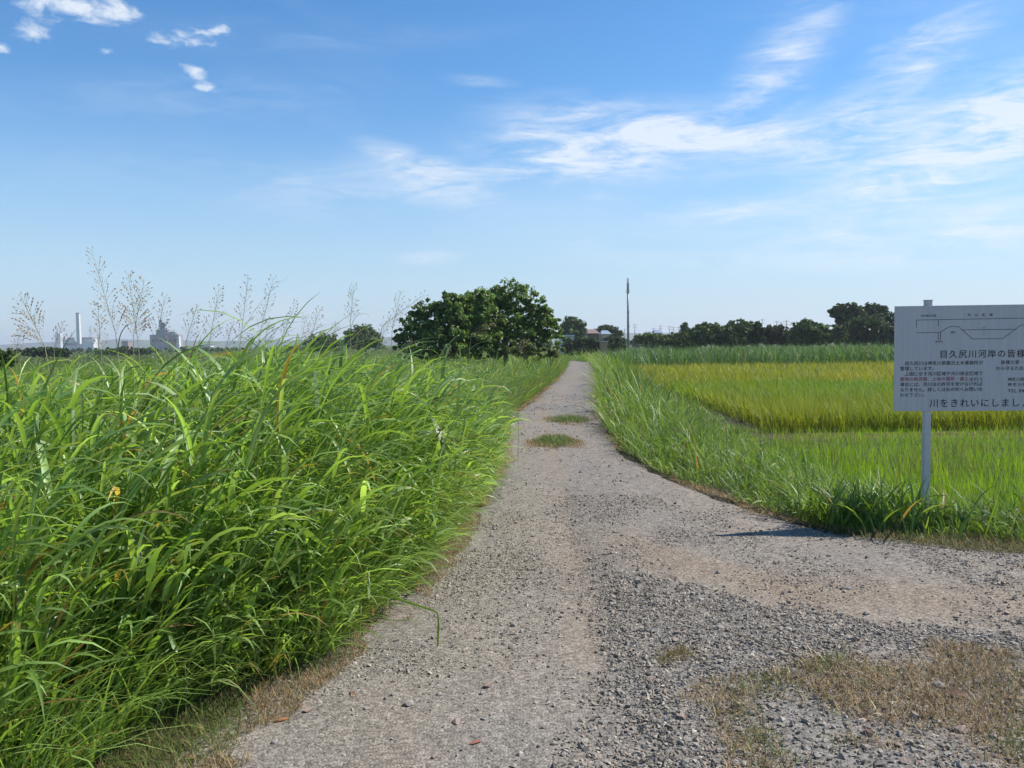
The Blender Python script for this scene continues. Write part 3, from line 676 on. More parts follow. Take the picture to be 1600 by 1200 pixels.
dead_leaf(1340, 1140, .06, .4, (.52, .38, .30), 'pale pink dead leaf in the dry patch', .5, .4)
dead_leaf(1358, 1158, .05, 1.2, (.16, .08, .05), 'dark brown crumpled leaf in the dry patch beside the pale pink one', 1.1, .6)
dead_leaf(1342, 1045, .03, .4, (.60, .48, .42), 'tiny whitish leaf scrap beside the fallen straw stalk', .6, .6)
dead_leaf(428, 1133, .07, .2, (.38, .18, .08), 'orange brown dead leaf where the turf meets the path', .5, .3)
dead_leaf(285, 1190, .06, -.2, (.40, .22, .14), 'tan dead leaf on the short turf under the tall grass', .5, .4)
dead_leaf(548, 1085, .09, -1.2, (.40, .20, .10), 'thin orange dry blade at the foot of the tall grass', .4, .12)
def straw(p0, p1, r, rgb, label, side=()):
    a = gnd(*p0); b_ = gnd(*p1); mb = MB(); P = []
    for i in range(9):
        t_ = i / 8; q = a * (1 - t_) + b_ * t_; P.append((q[0] + .012 * math.sin(5 * t_), q[1] + .01 * math.sin(7 * t_ + 1), float(pz(q[0:1], q[1:2])[0]) + r + .012 + .02 * math.sin(3.1 * t_)))
    o = empty('straw_stalk', P[0], label, 'straw', 'fallen straw stalks')
    mb.tube([(p[0] - P[0][0], p[1] - P[0][1], p[2] - P[0][2]) for p in P], [r * (1 - .5 * i / 8) for i in range(9)], 6)
    mb.build('stalk', plain('straw', rgb, .8, 0, .2, 20), o, True)
    for (px, py, L, azz) in side:
        g = gnd(px, py); S = Blades(); S.add(np.array([[g[0] - P[0][0], g[1] - P[0][1], .01]]), np.array([L]), np.array([.008]), np.array([azz]), np.array([.9]), np.array([.7]), 5, np.array([[.42, .34, .2]]), None, .3, floor=False)
        S.build('leaf', M_dry, parent=o, kind=None)
straw((1385, 1092), (1240, 1025), .0035, (.34, .26, .13), 'long pale straw stalk with a bent leaf fallen across the gravel', ((1290, 1050, .12, 2.3), (1270, 1040, .10, 1.7)))
straw((1265, 1052), (1150, 1003), .0045, (.22, .19, .10), 'darker greenish dry stalk lying on bare grey gravel')
straw((1640, 1178), (1530, 1148), .0025, (.40, .32, .2), 'short thin straw in the dry patch beyond the fallen leaves')

# the blade that reaches over the path and hangs straight down
q = gnd(600, 1010); hb = at(560, 915, q[1] + .05)
S = Blades()
pth = [hb, at(600, 928, hb[1] - .02), at(640, 942, hb[1] - .05), at(672, 952, hb[1] - .08), at(683, 957, hb[1] - .09), at(685, 966, hb[1] - .09), at(685, 985, hb[1] - .09), at(684, 1010, hb[1] - .09), at(682, 1028, hb[1] - .09)]
wds = [.010, .013, .014, .012, .009, .008, .011, .009, .001]
V = []; Fs = []
for i, p in enumerate(pth):
    dv = np.array(pth[min(i + 1, 8)]) - np.array(pth[max(i - 1, 0)]); s_ = np.cross(dv, (0, 1, .35)); s_ /= np.linalg.norm(s_)
    V += [p - s_ * wds[i] / 2 - hb, p - hb, p + s_ * wds[i] / 2 - hb]; V[-2] = V[-2] + np.array([0, .003, 0])
    if i: k = 3 * i; Fs += [[k - 3, k - 2, k + 1, k], [k - 2, k - 1, k + 2, k + 1]]
hang = np.array([(.09, .17, .025)] * 21 + [(.20, .22, .05)] * 6)
bt = empty('bent_grass_blade', (float(hb[0]) - .25, float(hb[1]) + .05, 0.0), 'long grass blade kinked at the end and hanging straight down over the path', 'grass blade')
me = mesh('leaf', np.array(V) + (hb - np.array([hb[0] - .25, hb[1] + .05, 0])), np.array(Fs), M_tall, hang, True); link('leaf', me, bt)
MB().tube([(0, 0, 0), (.03, -.01, hb[2] * .45), (.12, -.03, hb[2] * .85), (.25, -.05, hb[2])], [.004, .004, .0035, .003], 6).build('stalk', plain('green_stem', (.10, .16, .03), .5), bt, True)

# ------------------------------------------------------------------ seed heads above the tall grass
M_stalk = plain('grass_stalk', (.30, .31, .15), .6, 0, .15, 20)
def panicle(tip, neck, Y, wid, rgb, label, nb=15, leaf=False, dens=1.0):
    T = at(*tip, Y); Nk = at(*neck, Y)
    ax = T - Nk; Lh = np.linalg.norm(ax)
    gx = Nk[0] + (Nk[0] - T[0]) * .55; gb = np.array([gx, Y + .05, 0.0])
    o = empty('seed_stalk', gb, label, 'grass stalk', 'flowering grass stalks above the tall grass')
    P = []
    for i in range(13):
        t_ = i / 12
        if t_ < .65: s_ = t_ / .65; p = gb * (1 - s_) ** 2 + 2 * s_ * (1 - s_) * (gb * .35 + Nk * .65 + np.array([0, 0, .12])) + Nk * s_ * s_
        else: s_ = (t_ - .65) / .35; p = Nk * (1 - s_) + T * s_
        P.append(p - gb)
    MB().tube(P, [.0035 - .0026 * i / 12 for i in range(13)], 5).build('stalk', M_stalk, o, True)
    V = []; Fs = []; Cs = []
    def quad(p0, p1, wq, cq):
        d = p1 - p0; L_ = np.linalg.norm(d) + 1e-9; d = d / L_
        s1 = np.cross(d, rng.normal(size=3)); s1 /= np.linalg.norm(s1); s2 = np.cross(d, s1)
        mid = p0 + d * L_ * .42; b0 = len(V)
        V.extend([p0, mid + s1 * wq, mid + s2 * wq, mid - s1 * wq, mid - s2 * wq, p1])
        for k in range(4): a1, a2 = b0 + 1 + k, b0 + 1 + (k + 1) % 4; Fs.append((b0, a1, a2)); Fs.append((b0 + 5, a2, a1))
        Cs.extend([cq] * 6)
    axn = ax / Lh; s0 = np.cross(axn, (0, 1, 0)); s0 /= np.linalg.norm(s0); s1_ = np.cross(axn, s0)
    nb = int(nb * 1.4)
    for i in range(nb):
        f = (i + .5 * random.random()) / nb; p = Nk - gb + ax * f
        nwh = 3 if f < .75 else 2
        for j in range(nwh):
            q_ = random.uniform(0, 6.28); out = s0 * math.cos(q_) + s1_ * math.sin(q_) * .7
            bl = wid * (1 - f) ** .7 * random.uniform(.55, 1.1) + .02
            pv = p; d = axn * .9 + out * .75; d /= np.linalg.norm(d)
            ns = max(3, int(bl / .022 * dens))
            for s_ in range(ns):
                nxp = pv + d * (bl / ns); d = d + np.array([.02, 0, -.05]) + rng.normal(0, .06, 3); d /= np.linalg.norm(d)
                quad(pv, nxp, .0008, np.array([.42, .38, .24]))
                if s_ >= ns * .35:
                    for _ in range(4):
                        dd = d + rng.normal(0, .16, 3); dd /= np.linalg.norm(dd)
                        quad(nxp, nxp + dd * random.uniform(.012, .020), .0018, np.array(rgb) * random.uniform(.7, 1.3))
                pv = nxp
    me = mesh('seed_head', np.array(V), np.array(Fs), M_seed, np.array(Cs)); h = link('seed_head', me, o); h['kind'] = 'stuff'
    if leaf:
        S = Blades(); z = np.array; b0 = P[7]
        S.add(z([[b0[0], b0[1], b0[2]]]), z([.30]), z([.022]), z([.2]), z([.1]), z([2.8]), 12, z([(.07, .15, .02)]), None, .3, floor=False, bpow=2.5)
        S.build('leaf', M_tall, parent=o, kind=None)
TAN, RED, GRN = (.66, .53, .38), (.52, .34, .27), (.52, .5, .28)
panicle((143, 390), (182, 525), 5.0, .13, TAN, 'tallest airy seed head, rising far above the tall grass near the white chimney', 15, True)
panicle((200, 426), (216, 535), 5.2, .12, TAN, 'pale feathery seed head next to the tallest one', 16, False, 1.2)
panicle((226, 436), (208, 528), 5.0, .11, TAN, 'second pale feathery seed head crossing the one beside the tallest', 14)
panicle((33, 464), (72, 545), 4.6, .15, TAN, 'widely spread tan seed head at the end of the row furthest from the leafy trees', 14, False, 1.2)
for tp, nk, Y, wd, cl, nb, lab in (
    ((258, 464), (243, 535), 5.4, .09, RED, 11, 'reddish seed head standing before the grey tower block'),
    ((98, 506), (84, 545), 5.6, .06, RED, 8, 'short reddish seed head before the faint high rise'),
    ((153, 478), (158, 550), 5.0, .06, TAN, 11, 'narrow tan seed head right beside the white chimney'),
    ((307, 481), (290, 535), 5.6, .07, RED, 10, 'small reddish seed head next to the grey tower block, before open sky'),
    ((343, 448), (326, 540), 5.6, .09, RED, 13, 'first of three tall reddish seed heads in a row, nearest the grey tower'),
    ((388, 433), (374, 545), 5.6, .09, RED, 14, 'middle one of three tall reddish seed heads in a row'),
    ((428, 433), (405, 525), 6.0, .10, RED, 12, 'last of three tall reddish seed heads in a row, leaning from the tower'),
    ((366, 500), (352, 545), 6.0, .05, RED, 7, 'tiny reddish seed head low between two tall reddish ones'),
    ((420, 500), (412, 545), 6.2, .07, TAN, 8, 'low tan seed head under the last of three tall reddish ones'),
    ((500, 482), (482, 540), 6.6, .09, RED, 10, 'loose reddish seed head beside the narrow dark purple one'),
    ((526, 505), (512, 545), 6.8, .06, TAN, 7, 'low tan seed head before the lower distant dark tree'),
    ((478, 492), (470, 540), 7.5, .06, TAN, 7, 'pale small seed head tucked behind the narrow dark purple one'),
    ((626, 455), (612, 520), 6.6, .07, TAN, 9, 'thin tan seed head under the bowed one, at the tree crown edge'),
    ((600, 505), (596, 545), 7.0, .07, GRN, 8, 'greenish low seed head below the bowed one'),
    ((770, 505), (735, 525), 7.6, .06, RED, 8, 'reddish seed head lying slantwise before the dark tree crown'),
    ((640, 530), (632, 560), 8.4, .07, TAN, 7, 'tan seed head at the foot of the lower leafy tree'),
    ((820, 530), (812, 556), 11, .08, TAN, 7, 'tan seed head before the olive shrub by the path bend'),
    ((700, 540), (694, 570), 9.0, .08, TAN, 8, 'tan seed head below the middle of the leafy trees'),
    ((560, 520), (552, 560), 8.0, .09, GRN, 8, 'greenish seed head before the round distant tree'),
    ((270, 520), (262, 555), 7.0, .08, TAN, 8, 'low tan seed head before the foot of the grey tower block'),
    ((30, 520), (24, 560), 6.5, .08, TAN, 8, 'low tan seed head under the widely spread one')):
    panicle(tp, nk, Y, wd, cl, lab, nb)
panicle((462, 473), (440, 528), 6.0, .035, (.20, .09, .09), 'narrow dark purple closed seed head between looser tan ones', 9, False, 1.5)
panicle((553, 446), (547, 505), 6.2, .06, GRN, 'greenish upright seed head with a drooping leaf before the distant dark trees', 10, True)
panicle((664, 459), (594, 512), 6.4, .07, RED, 'seed head bowed sideways on a long stem before the leafy tree', 12)

# ------------------------------------------------------------------ sign board
SY = 7.05; K = SY / F
c0 = at(1398, 478.5, SY)
sign = empty('river_notice_sign', (float(c0[0]), SY, 0.0), 'white river notice board with black Japanese text on two square posts beside the path', 'sign', None, R_(-4.0))
TL = float(c0[2]); BW, BH = 289 * K, 164 * K
def S2(px, py):                 # board pixel -> local x, z (undoing the camera's tilt)
    return (px - 1398) * K, TL - (py + .0122 * (px - 1398) - 478.5) * K
board = MB().box((BW / 2, 0, TL - BH / 2), (BW, .012, BH)).build('board', M_board, sign, bevel=.002)
for sgn in (50.5, 289 - 55):
    x0 = sgn * K
    MB().box((x0 + 2.8 * K, .042, (TL + .045) / 2 - .15), (.052, .06, TL + .045 + .3)).build('post', M_post, sign, bevel=.004)
    pc = MB().box((x0 + 2.8 * K, .042, TL + .048), (.058, .066, .008)).build('post_cap', M_post, sign, bevel=.002)
for sgn in (50.5, 289 - 55):
    for zz in (TL - .06, TL - BH + .06):
        MB().tube([((sgn + 2.8) * K, -.006, zz), ((sgn + 2.8) * K, -.010, zz)], [.006, .005], 8).build('bolt_head', M_post, board)
fc = bpy.data.curves.new('lettering', 'FONT'); fc.resolution_u = 3; fc.align_x = 'LEFT'
tmp = bpy.data.objects.new('lettering_source', fc); col.objects.link(tmp)
def text(body, px, pyc, em, pitch=None, red=False, bold=.0):
    fc.body = body; fc.size = em * K; fc.offset = bold * .25; fc.space_character = (pitch / em) if pitch else 1.0
    bpy.context.view_layer.update()
    me = bpy.data.meshes.new_from_object(tmp.evaluated_get(bpy.context.evaluated_depsgraph_get()))
    me.name = 'lettering'; me.materials.clear(); me.materials.append(M_red if red else M_letter)
    x_, z_ = S2(px, pyc); o = link('lettering', me, board, (x_, -.0085, z_ - .37 * em * K)); o.rotation_euler = (R_(90), 0, 0)
text('目久尻川河岸の皆様へ', 1465.5, 553.2, 13.2, 15.7, False, .0012)
rows = ['目久尻川は神奈川県藤沢土木事務所が', '管理しています。', '上図に示す河川区域や河川保全区域で', None, '場合には、河川法の許可を受けなければ', 'なりません。詳しくは右の所へお問い合', 'わせ下さい。']
for i, s_ in enumerate(rows):
    yc = 567.5 + 8.25 * i
    if s_: text(s_, 1406.6 + (7.0 if i in (0, 2) else 0), yc, 6.9, 6.97, False, .0004)
text('建物の新改築、土地の掘削・盛土', 1406.6, 567.5 + 8.25 * 3, 6.9, 6.97, True, .0004)
text('を行う', 1406.6 + 15 * 6.97, 567.5 + 8.25 * 3, 6.9, 6.97, False, .0004)
text('皆様の家・土', 1557.5, 565.5, 6.9, 7.4, False, .0004); text('から守るため河', 1550.5, 575, 6.9, 7.0, False, .0004)
text('神奈川県藤', 1568.5, 592, 6.2, 6.3, False, .0004); text('神奈川県', 1568.5, 600, 6.2, 8.6, False, .0004); text('TEL 04', 1569, 609.5, 7.5, 8.6, False, .0004)
text('川をきれいにしましょう', 1451.5, 629.5, 14.2, 16.4, False, .0012)
Z5 = lambda x, y: (1380 + x / 5.4545, 460 + y / 5.4545)
text('河川保全区域', *Z5(308, 183), 3.9, 4.0); text('河川区域', *Z5(690, 178), 5.2, 16.8); text('堤防', *Z5(556, 322), 3.6, 3.7); text('堤防', *Z5(1154, 316), 3.6, 3.7); text('境界杭', *Z5(430, 402), 3.8, 4.0, True); text('▽', *Z5(817, 287), 3.6)
bpy.data.objects.remove(tmp)
def dline(P, wd=.0035):
    mb = MB()
    Q_ = [S2(*Z5(*p)) for p in P]
    for (x0, z0), (x1, z1) in zip(Q_[:-1], Q_[1:]):
        L_ = math.hypot(x1 - x0, z1 - z0); nx_, nz_ = -(z1 - z0) / L_ * wd / 2, (x1 - x0) / L_ * wd / 2
        mb.add([(x0 - nx_, -.0082, z0 - nz_), (x1 - nx_, -.0082, z1 - nz_), (x1 + nx_, -.0082, z1 + nz_), (x0 + nx_, -.0082, z0 + nz_)], [[0, 1, 2, 3]])
    mb.build('diagram_line', M_letter, board)
dline([(275, 282), (275, 219), (455, 215.5), (1440, 199)]); dline([(455, 272), (455, 216)])
dline([(275, 327), (470, 322), (545, 275), (620, 273), (735, 378), (980, 377), (1130, 262), (1210, 261), (1290, 307), (1480, 304)]); dline([(650, 302), (1090, 297)])
dline([(455, 325), (455, 378), (475, 378), (475, 322)]); dline([(812, 318), (846, 317)], .002); dline([(820, 340), (840, 339)], .002)

# ------------------------------------------------------------------ trees
def crown_mesh(name, lobes, n, size, ca, cb, mt, clump=.30, quad_fold=.25, per=28, flat=.8):
    """leaves gathered in clumps over each lobe (cx,cy,cz,rx,ry,rz)"""
    lob = np.array(lobes, float); wgt = (lob[:, 3] * lob[:, 5]) ** 1.0; wgt /= wgt.sum()
    nc = max(8, n // per)
    li = rng.choice(len(lob), nc, p=wgt); d = rng.normal(size=(nc, 3)); d /= np.linalg.norm(d, axis=1)[:, None]
    r = (rng.random(nc) ** .40)[:, None] * U(.86, 1.10, nc)[:, None]
    C = lob[li, :3] + d * r * lob[li, 3:]
    cs = np.minimum(lob[li, 3], lob[li, 5]) * clump * U(.6, 1.3, nc)
    ci = rng.integers(0, nc, n); off = rng.normal(size=(n, 3)); off /= np.linalg.norm(off, axis=1)[:, None]
    P = C[ci] + off * (cs[ci] * rng.random(n) ** .5)[:, None] * np.array([1, 1, flat])
    nr = off * .5 + d[ci] * .4 + rng.normal(0, .55, (n, 3)) + np.array([0, 0, .45]); nr /= np.linalg.norm(nr, axis=1)[:, None]
    a = np.cross(nr, rng.normal(size=(n, 3))); a /= np.linalg.norm(a, axis=1)[:, None]; b_ = np.cross(nr, a)
    s_ = (size * U(.6, 1.3, n))[:, None]
    V = np.stack([P - a * s_ * .6, P + b_ * s_ * .34 + nr * s_ * quad_fold * .3, P + a * s_ * .65 - nr * s_ * .15, P - b_ * s_ * .34 + nr * s_ * quad_fold * .3], 1)
    cl = rng.lognormal(0, .16, nc)[ci][:, None]
    c = tint(n, ca, cb, .2) * cl
    i4 = np.arange(n)[:, None] * 4
    Fc = np.concatenate([i4 + np.array([[0, 1, 2]]), i4 + np.array([[0, 2, 3]])], 0)
    return mesh(name, V.reshape(-1, 3), Fc, mt, np.repeat(c, 4, 0))
def trunk_build(par, H, r, lobes, gz=0.0, nl=6):
    mb = MB(); mb.tube([(0, 0, gz), (.06 * H * .2, 0, H * .3), (-.03 * H * .3, .02, H * .62)], [r, r * .75, r * .45], 8).build('trunk', M_bark, par, True)
    for L_ in lobes[:nl]:
        z0 = H * random.uniform(.18, .5); e_ = Vector(L_[:3])
        MB().tube([(0, 0, z0), tuple(Vector((0, 0, z0)).lerp(e_, .5) + Vector((0, 0, .1 * H * random.uniform(-.3, .6)))), tuple(e_)], [r * .5, r * .33, r * .12], 6).build('limb', M_bark, par, True)
def tree_px(name, lobes_px, Y, zb, n, size, label, ca, cb, cat='tree', mt=None, depth=.8, clump=.34, group=None, limbs=3, r=None, per=28):
    """crown lobes given where they stand: (px, py, half width, half height) at Y metres, with real depth"""
    k = Y / F; L0 = [at(a, b, Y) for (a, b, c, d) in lobes_px]
    cx = float(np.mean([p[0] for p in L0])); o = empty(name, (cx, Y, zb), label, cat, group)
    lob = []
    for p, (a, b, c, d) in zip(L0, lobes_px):
        lob.append((p[0] - cx, random.uniform(-.4, .4) * c * k, p[2] - zb, c * k, c * k * depth, d * k))
    H = max(l[2] + l[5] for l in lob)
    trunk_build(o, H, r or .035 * H, lob, 0.0, limbs)
    me = crown_mesh('crown', lob, n, size, ca, cb, mt or M_far, clump, per=per); c = link('crown', me, o); c['kind'] = 'stuff'
    return o
DG, MG, OG = (.065, .108, .034), (.12, .175, .052), (.18, .21, .07)
LA, LB = (.08, .14, .036), (.20, .30, .07)
tree_px('leafy_tree', [(800, 462, 40, 25), (752, 472, 30, 24), (838, 476, 20, 18), (848, 500, 30, 20), (868, 522, 18, 16), (790, 500, 62, 32), (740, 512, 42, 30), (825, 526, 48, 20), (775, 478, 34, 24), (770, 544, 44, 18), (835, 548, 40, 16), (735, 484, 26, 24), (742, 500, 34, 30), (720, 530, 34, 24)], 42, 0, 30000, .15,
        'big dark leaved tree with pale green tips where the path bends', LA, LB, 'tree', M_leaf, .75, .26, limbs=8, r=.15, per=26)
tree_px('leafy_tree', [(705, 474, 26, 20), (682, 490, 34, 22), (655, 490, 18, 16), (650, 514, 26, 24), (698, 520, 48, 28), (628, 525, 14, 14), (720, 496, 30, 24), (690, 548, 50, 18), (645, 546, 28, 16), (725, 480, 26, 22), (748, 474, 26, 22), (750, 498, 34, 30), (752, 528, 36, 26)], 41.0, 0, 26000, .15,
        'lower dark leaved tree whose crown merges into the bigger tree beside it', LA, LB, 'tree', M_leaf, .75, .26, limbs=6, r=.12, per=26)
tree_px('shrub', [(812, 545, 26, 14), (835, 550, 16, 10)], 36, 0, 900, .13, 'pale olive shrub at the foot of the big leafy tree', (.07, .10, .03), OG, 'shrub', M_leaf, .8, .4, limbs=2, r=.03)
tree_px('shrub', [(868, 548, 16, 10), (852, 552, 14, 8)], 38, 0, 500, .13, 'small dry looking shrub beside the path bend under the big tree', (.09, .10, .04), OG, 'shrub', M_leaf, .8, .4, limbs=2, r=.03)
FT = [  # lobes, distance, leaves, leaf size, label, colours
 ([(570, 525, 24, 18), (556, 529, 22, 16), (586, 531, 16, 12)], 190, 2600, .55, 'round dark tree far off behind the seed heads', DG, MG),
 ([(502, 536, 20, 16), (518, 536, 14, 14), (486, 540, 14, 10)], 200, 1800, .55, 'lower dark tree beside the round one behind the seed heads', DG, MG),
 ([(897, 508, 17, 15), (890, 514, 14, 14), (906, 516, 12, 14)], 160, 2400, .45, 'dome shaped dark tree above the pale shed roof', DG, MG),
 ([(948, 517, 18, 11), (965, 523, 12, 9), (935, 523, 14, 9)], 190, 1900, .5, 'low rounded tree standing behind the two houses', DG, (.055, .085, .025)),
 ([(908, 538, 14, 11), (922, 537, 14, 11), (890, 538, 12, 11), (936, 539, 12, 9), (952, 536, 12, 10), (966, 535, 12, 9)], 120, 2400, .35, 'dark scrub hedge below the houses at the path bend', (.032, .056, .02), DG),
 ([(1110, 515, 26, 14), (1096, 522, 22, 12), (1126, 518, 18, 14)], 112, 2600, .36, 'dark spreading thicket nearest the steel mast', DG, MG),
 ([(1147, 511, 20, 12), (1165, 514, 18, 12), (1150, 522, 26, 12)], 116, 2600, .36, 'taller dark thicket with a rounded top beside the spreading one', DG, MG),
 ([(1138, 524, 12, 12), (1128, 528, 10, 8)], 104, 900, .33, 'small dark bush in front of the two thickets', (.032, .056, .02), DG),
 ([(1185, 515, 10, 12), (1182, 525, 12, 10)], 106, 900, .33, 'narrow upright dark bush beside the olive scrub', (.032, .058, .02), DG),
 ([(1210, 519, 22, 12), (1165, 527, 14, 8), (1225, 524, 16, 9)], 118, 1700, .36, 'olive brown scrub between the dark bushes', (.06, .07, .028), (.085, .09, .035)),
 ([(1262, 515, 26, 15), (1248, 521, 22, 13), (1290, 519, 22, 13), (1272, 524, 34, 10)], 108, 3000, .36, 'broad dark bush standing below the tallest tree', DG, MG),
 ([(1308, 524, 12, 8), (1316, 519, 10, 10)], 104, 700, .33, 'yellowish bush at the end of the broad dark bush', (.06, .08, .025), OG),
 ([(1322, 486, 24, 12), (1308, 484, 14, 9), (1340, 490, 16, 12), (1315, 500, 14, 8)], 135, 2200, .42, 'tallest tree with a lopsided umbrella crown above the dark hedge', DG, (.05, .075, .025)),
 ([(1362, 486, 16, 12), (1374, 488, 12, 12), (1354, 494, 14, 10)], 138, 1900, .42, 'second tall tree growing close beside the umbrella shaped one', DG, (.045, .07, .022)),
 ([(1340, 512, 22, 18), (1365, 510, 24, 20), (1392, 508, 20, 20), (1420, 510, 24, 20), (1450, 512, 24, 18)], 116, 4200, .38, 'long dark hedge running behind the sign board', (.042, .075, .024), (.07, .115, .035)),
 ([(1520, 512, 34, 16), (1570, 510, 34, 16), (1620, 512, 34, 16)], 120, 2200, .4, 'far end of the dark trees hidden by the sign board', DG, MG),
 ([(1070, 512, 7, 8), (1074, 520, 9, 8)], 150, 800, .36, 'small pointed dark tree next to the utility poles', DG, MG),
 ([(1052, 526, 12, 6), (1066, 525, 10, 7)], 140, 800, .36, 'low green bush under the small pointed tree', MG, OG),
 ([(1000, 527, 16, 6), (1022, 527, 16, 7), (1038, 530, 12, 6)], 128, 1300, .34, 'row of low green bushes beside the mast foot, away from the houses', MG, OG),
 ([(1065, 540, 13, 7), (1080, 541, 8, 8)], 92, 800, .28, 'rounded green bush standing at the edge of the reeds', (.035, .06, .016), (.06, .095, .025)),
 ([(1048, 534, 16, 5), (1062, 532, 12, 5)], 100, 700, .3, 'pale green bush behind the rounded one by the reeds', (.06, .095, .025), (.09, .125, .04)),
 ([(12, 560, 22, 14), (-14, 556, 26, 16)], 34, 900, .12, 'leafy green bush at the meadow edge behind the grass', (.04, .075, .018), MG),
 ([(70, 550, 20, 8), (45, 551, 20, 8), (92, 551, 18, 7)], 150, 1800, .4, 'dark scrub clump in the meadow below the white plant', (.032, .056, .02), DG),
 ([(220, 549, 22, 6), (190, 549, 24, 7), (165, 551, 20, 6)], 230, 1500, .55, 'dark belt of bushes between the two plants', DG, MG),
]
for lobes, Y, n, s_, lab, ca, cb in FT:
    if Y > 100 and lobes[0][0] > 850: lobes = lobes + [(a, b_ + d * .9, c * 1.05, d * .75) for (a, b_, c, d) in lobes]; n = int(n * 1.3)
    tree_px('bush' if 'bush' in lab or 'scrub' in lab or 'thicket' in lab or 'hedge' in lab else 'tree', lobes, Y, FIELD if Y > 60 else 0, int(n * 1.9), s_ * 1.15, lab, ca, cb, 'bush' if ('bush' in lab or 'scrub' in lab or 'thicket' in lab or 'hedge' in lab) else 'tree', clump=.30, limbs=3, per=16)
# far woods along the horizon, read as one mass
FV = []
for (x0, x1, top, Y, st) in ((-200, 130, 545, 420, 14), (130, 480, 544, 380, 14), (440, 660, 540, 330, 13), (860, 1080, 527, 330, 12), (1000, 1240, 521, 420, 12), (1200, 1800, 516, 300, 14), (940, 1100, 530, 200, 11)):
    px = x0
    while px < x1:
        p = at(px, top + random.uniform(-3, 4), Y * random.uniform(.95, 1.08)); hh = p[2] - FIELD
        if hh > .8: FV.append((p[0], p[1], FIELD + hh * .5, st * .9 * Y / F, st * .8 * Y / F, hh * .5))
        px += st * random.uniform(.6, 1.1)
me = crown_mesh('far_woods', FV, 24000, 1.5, DG, MG, M_far, .38, per=30); tag(link('far_woods', me), 'dark woods along the horizon', 'woods', kind='stuff')
# low hills
HX = np.linspace(-3600, 3600, 160); HV = []
for j, (yy, f) in enumerate(((3200, 0.0), (3500, 1.0), (4200, .6), (5000, 0.0))):
    hh = (26 + 40 * (fbm(HX * .0012, HX * 0 + 3, 101) - .45) + 14 * (fbm(HX * .008, HX * 0 + 9, 103) - .5)).clip(3, 60)
    HV.append(np.stack([HX, np.full(160, float(yy)), f * hh - 2], -1))
HV = np.stack(HV, 0); ii = np.arange(640).reshape(4, 160)
Q = np.stack([ii[:-1, :-1], ii[:-1, 1:], ii[1:, 1:], ii[1:, :-1]], -1).reshape(-1, 4)
hc = np.tile(np.array([.045, .07, .03]), (640, 1))
tag(link('hills', mesh('hills', HV, Q, M_soil, hc, True)), 'low wooded hills on the horizon', 'hills', kind='structure')

# ------------------------------------------------------------------ far buildings, mast, poles
def rect(px0, px1, py0, py1, Y):
    a = at(px0, py1, Y); b_ = at(px1, py0, Y); return a[0], b_[0], a[2], b_[2]
def block(par, name, px0, px1, py0, Y, dep, mt, zb=0.0, org=(0, 0, 0)):
    x0, x1, _, z1 = rect(px0, px1, py0, py0 + 5, Y)
    return MB().box(((x0 + x1) / 2 - org[0], dep / 2 + (Y - org[1]), (zb + z1) / 2 - org[2]), (x1 - x0, dep, z1 - zb)).build(name, mt, par)
YF = 1200.0
p = at(127, 545, YF); pl = empty('incineration_plant', (p[0], YF, -1.0), 'white industrial plant with stepped halls at the foot of the tall chimney', 'building')
og = (p[0], YF, -1.0)
block(pl, 'hall', 98, 118, 530.5, YF + 6, 12, M_concrete, -1, og); block(pl, 'roof_plant_room', 105, 116, 527.5, YF + 8, 6, M_darkwall, 12, og)
block(pl, 'main_hall', 119.5, 148, 530, YF + 3, 14, M_concrete, -1, og); block(pl, 'roof_plant_room', 126, 144, 527, YF + 6, 7, M_darkwall, 12, og)
block(pl, 'front_wing', 128, 146, 534.5, YF - 12, 12, M_shed, -1, og); block(pl, 'stair_tower', 152, 155.5, 526, YF + 2, 4, M_concrete, -1, og)
for q in range(5): block(pl, 'window', 100.5 + q * 3.6, 102.5 + q * 3.6, 536, YF + 5.6, .3, M_glass, 6, og)
p = at(124, 545, YF - 10); z1 = at(124, 490, YF - 10)[2]
ch = empty('chimney', (p[0], YF - 10, -1.0), 'tall square white smokestack with a pale top beside the white plant', 'chimney')
MB().tube([(0, 0, 0), (0, 0, z1 + 1)], [3.6, 3.0], 4).build('shaft', M_concrete, ch); MB().tube([(0, 0, z1 + .8), (0, 0, z1 + 2.2)], [3.2, 3.2], 4).build('rim', M_darkwall, ch)
YT = 900.0; p = at(257, 545, YT); og = (p[0], YT, -1.0)
tw = empty('tower_building', og, 'grey stepped tower block seen through the seed heads', 'building')
block(tw, 'base_block', 234, 279, 522.5, YT, 12, M_darkwall, -1, og); block(tw, 'middle_block', 244, 262, 515, YT + 3, 7, M_darkwall, 10, og); block(tw, 'tower', 249, 257.5, 504, YT + 4, 5, M_darkwall, 16, og)
block(tw, 'tower_top', 248.5, 253, 499.5, YT + 5, 3, M_darkwall, 24, og); block(tw, 'side_block', 264, 273, 518, YT + 3, 6, M_darkwall, 12, og); block(tw, 'pale_annex', 275, 279.5, 526, YT - 2, 5, M_concrete, -1, og)
for q in range(6): block(tw, 'window', 237 + q * 6.6, 241 + q * 6.6, 530, YT - .3, .3, M_glass, 7.5, og)
YB = 2600.0; p = at(90, 545, YB); og = (p[0], YB, -1.0)
hb_ = empty('high_rise', og, 'faint pale high rise far behind the white plant', 'building'); block(hb_, 'tower', 86, 94, 521, YB, 20, M_concrete, -1, og); block(hb_, 'roof_block', 87, 91, 518, YB + 3, 10, M_concrete, 40, og)
p = at(195, 545, 1000); og = (p[0], 1000, -1.0)
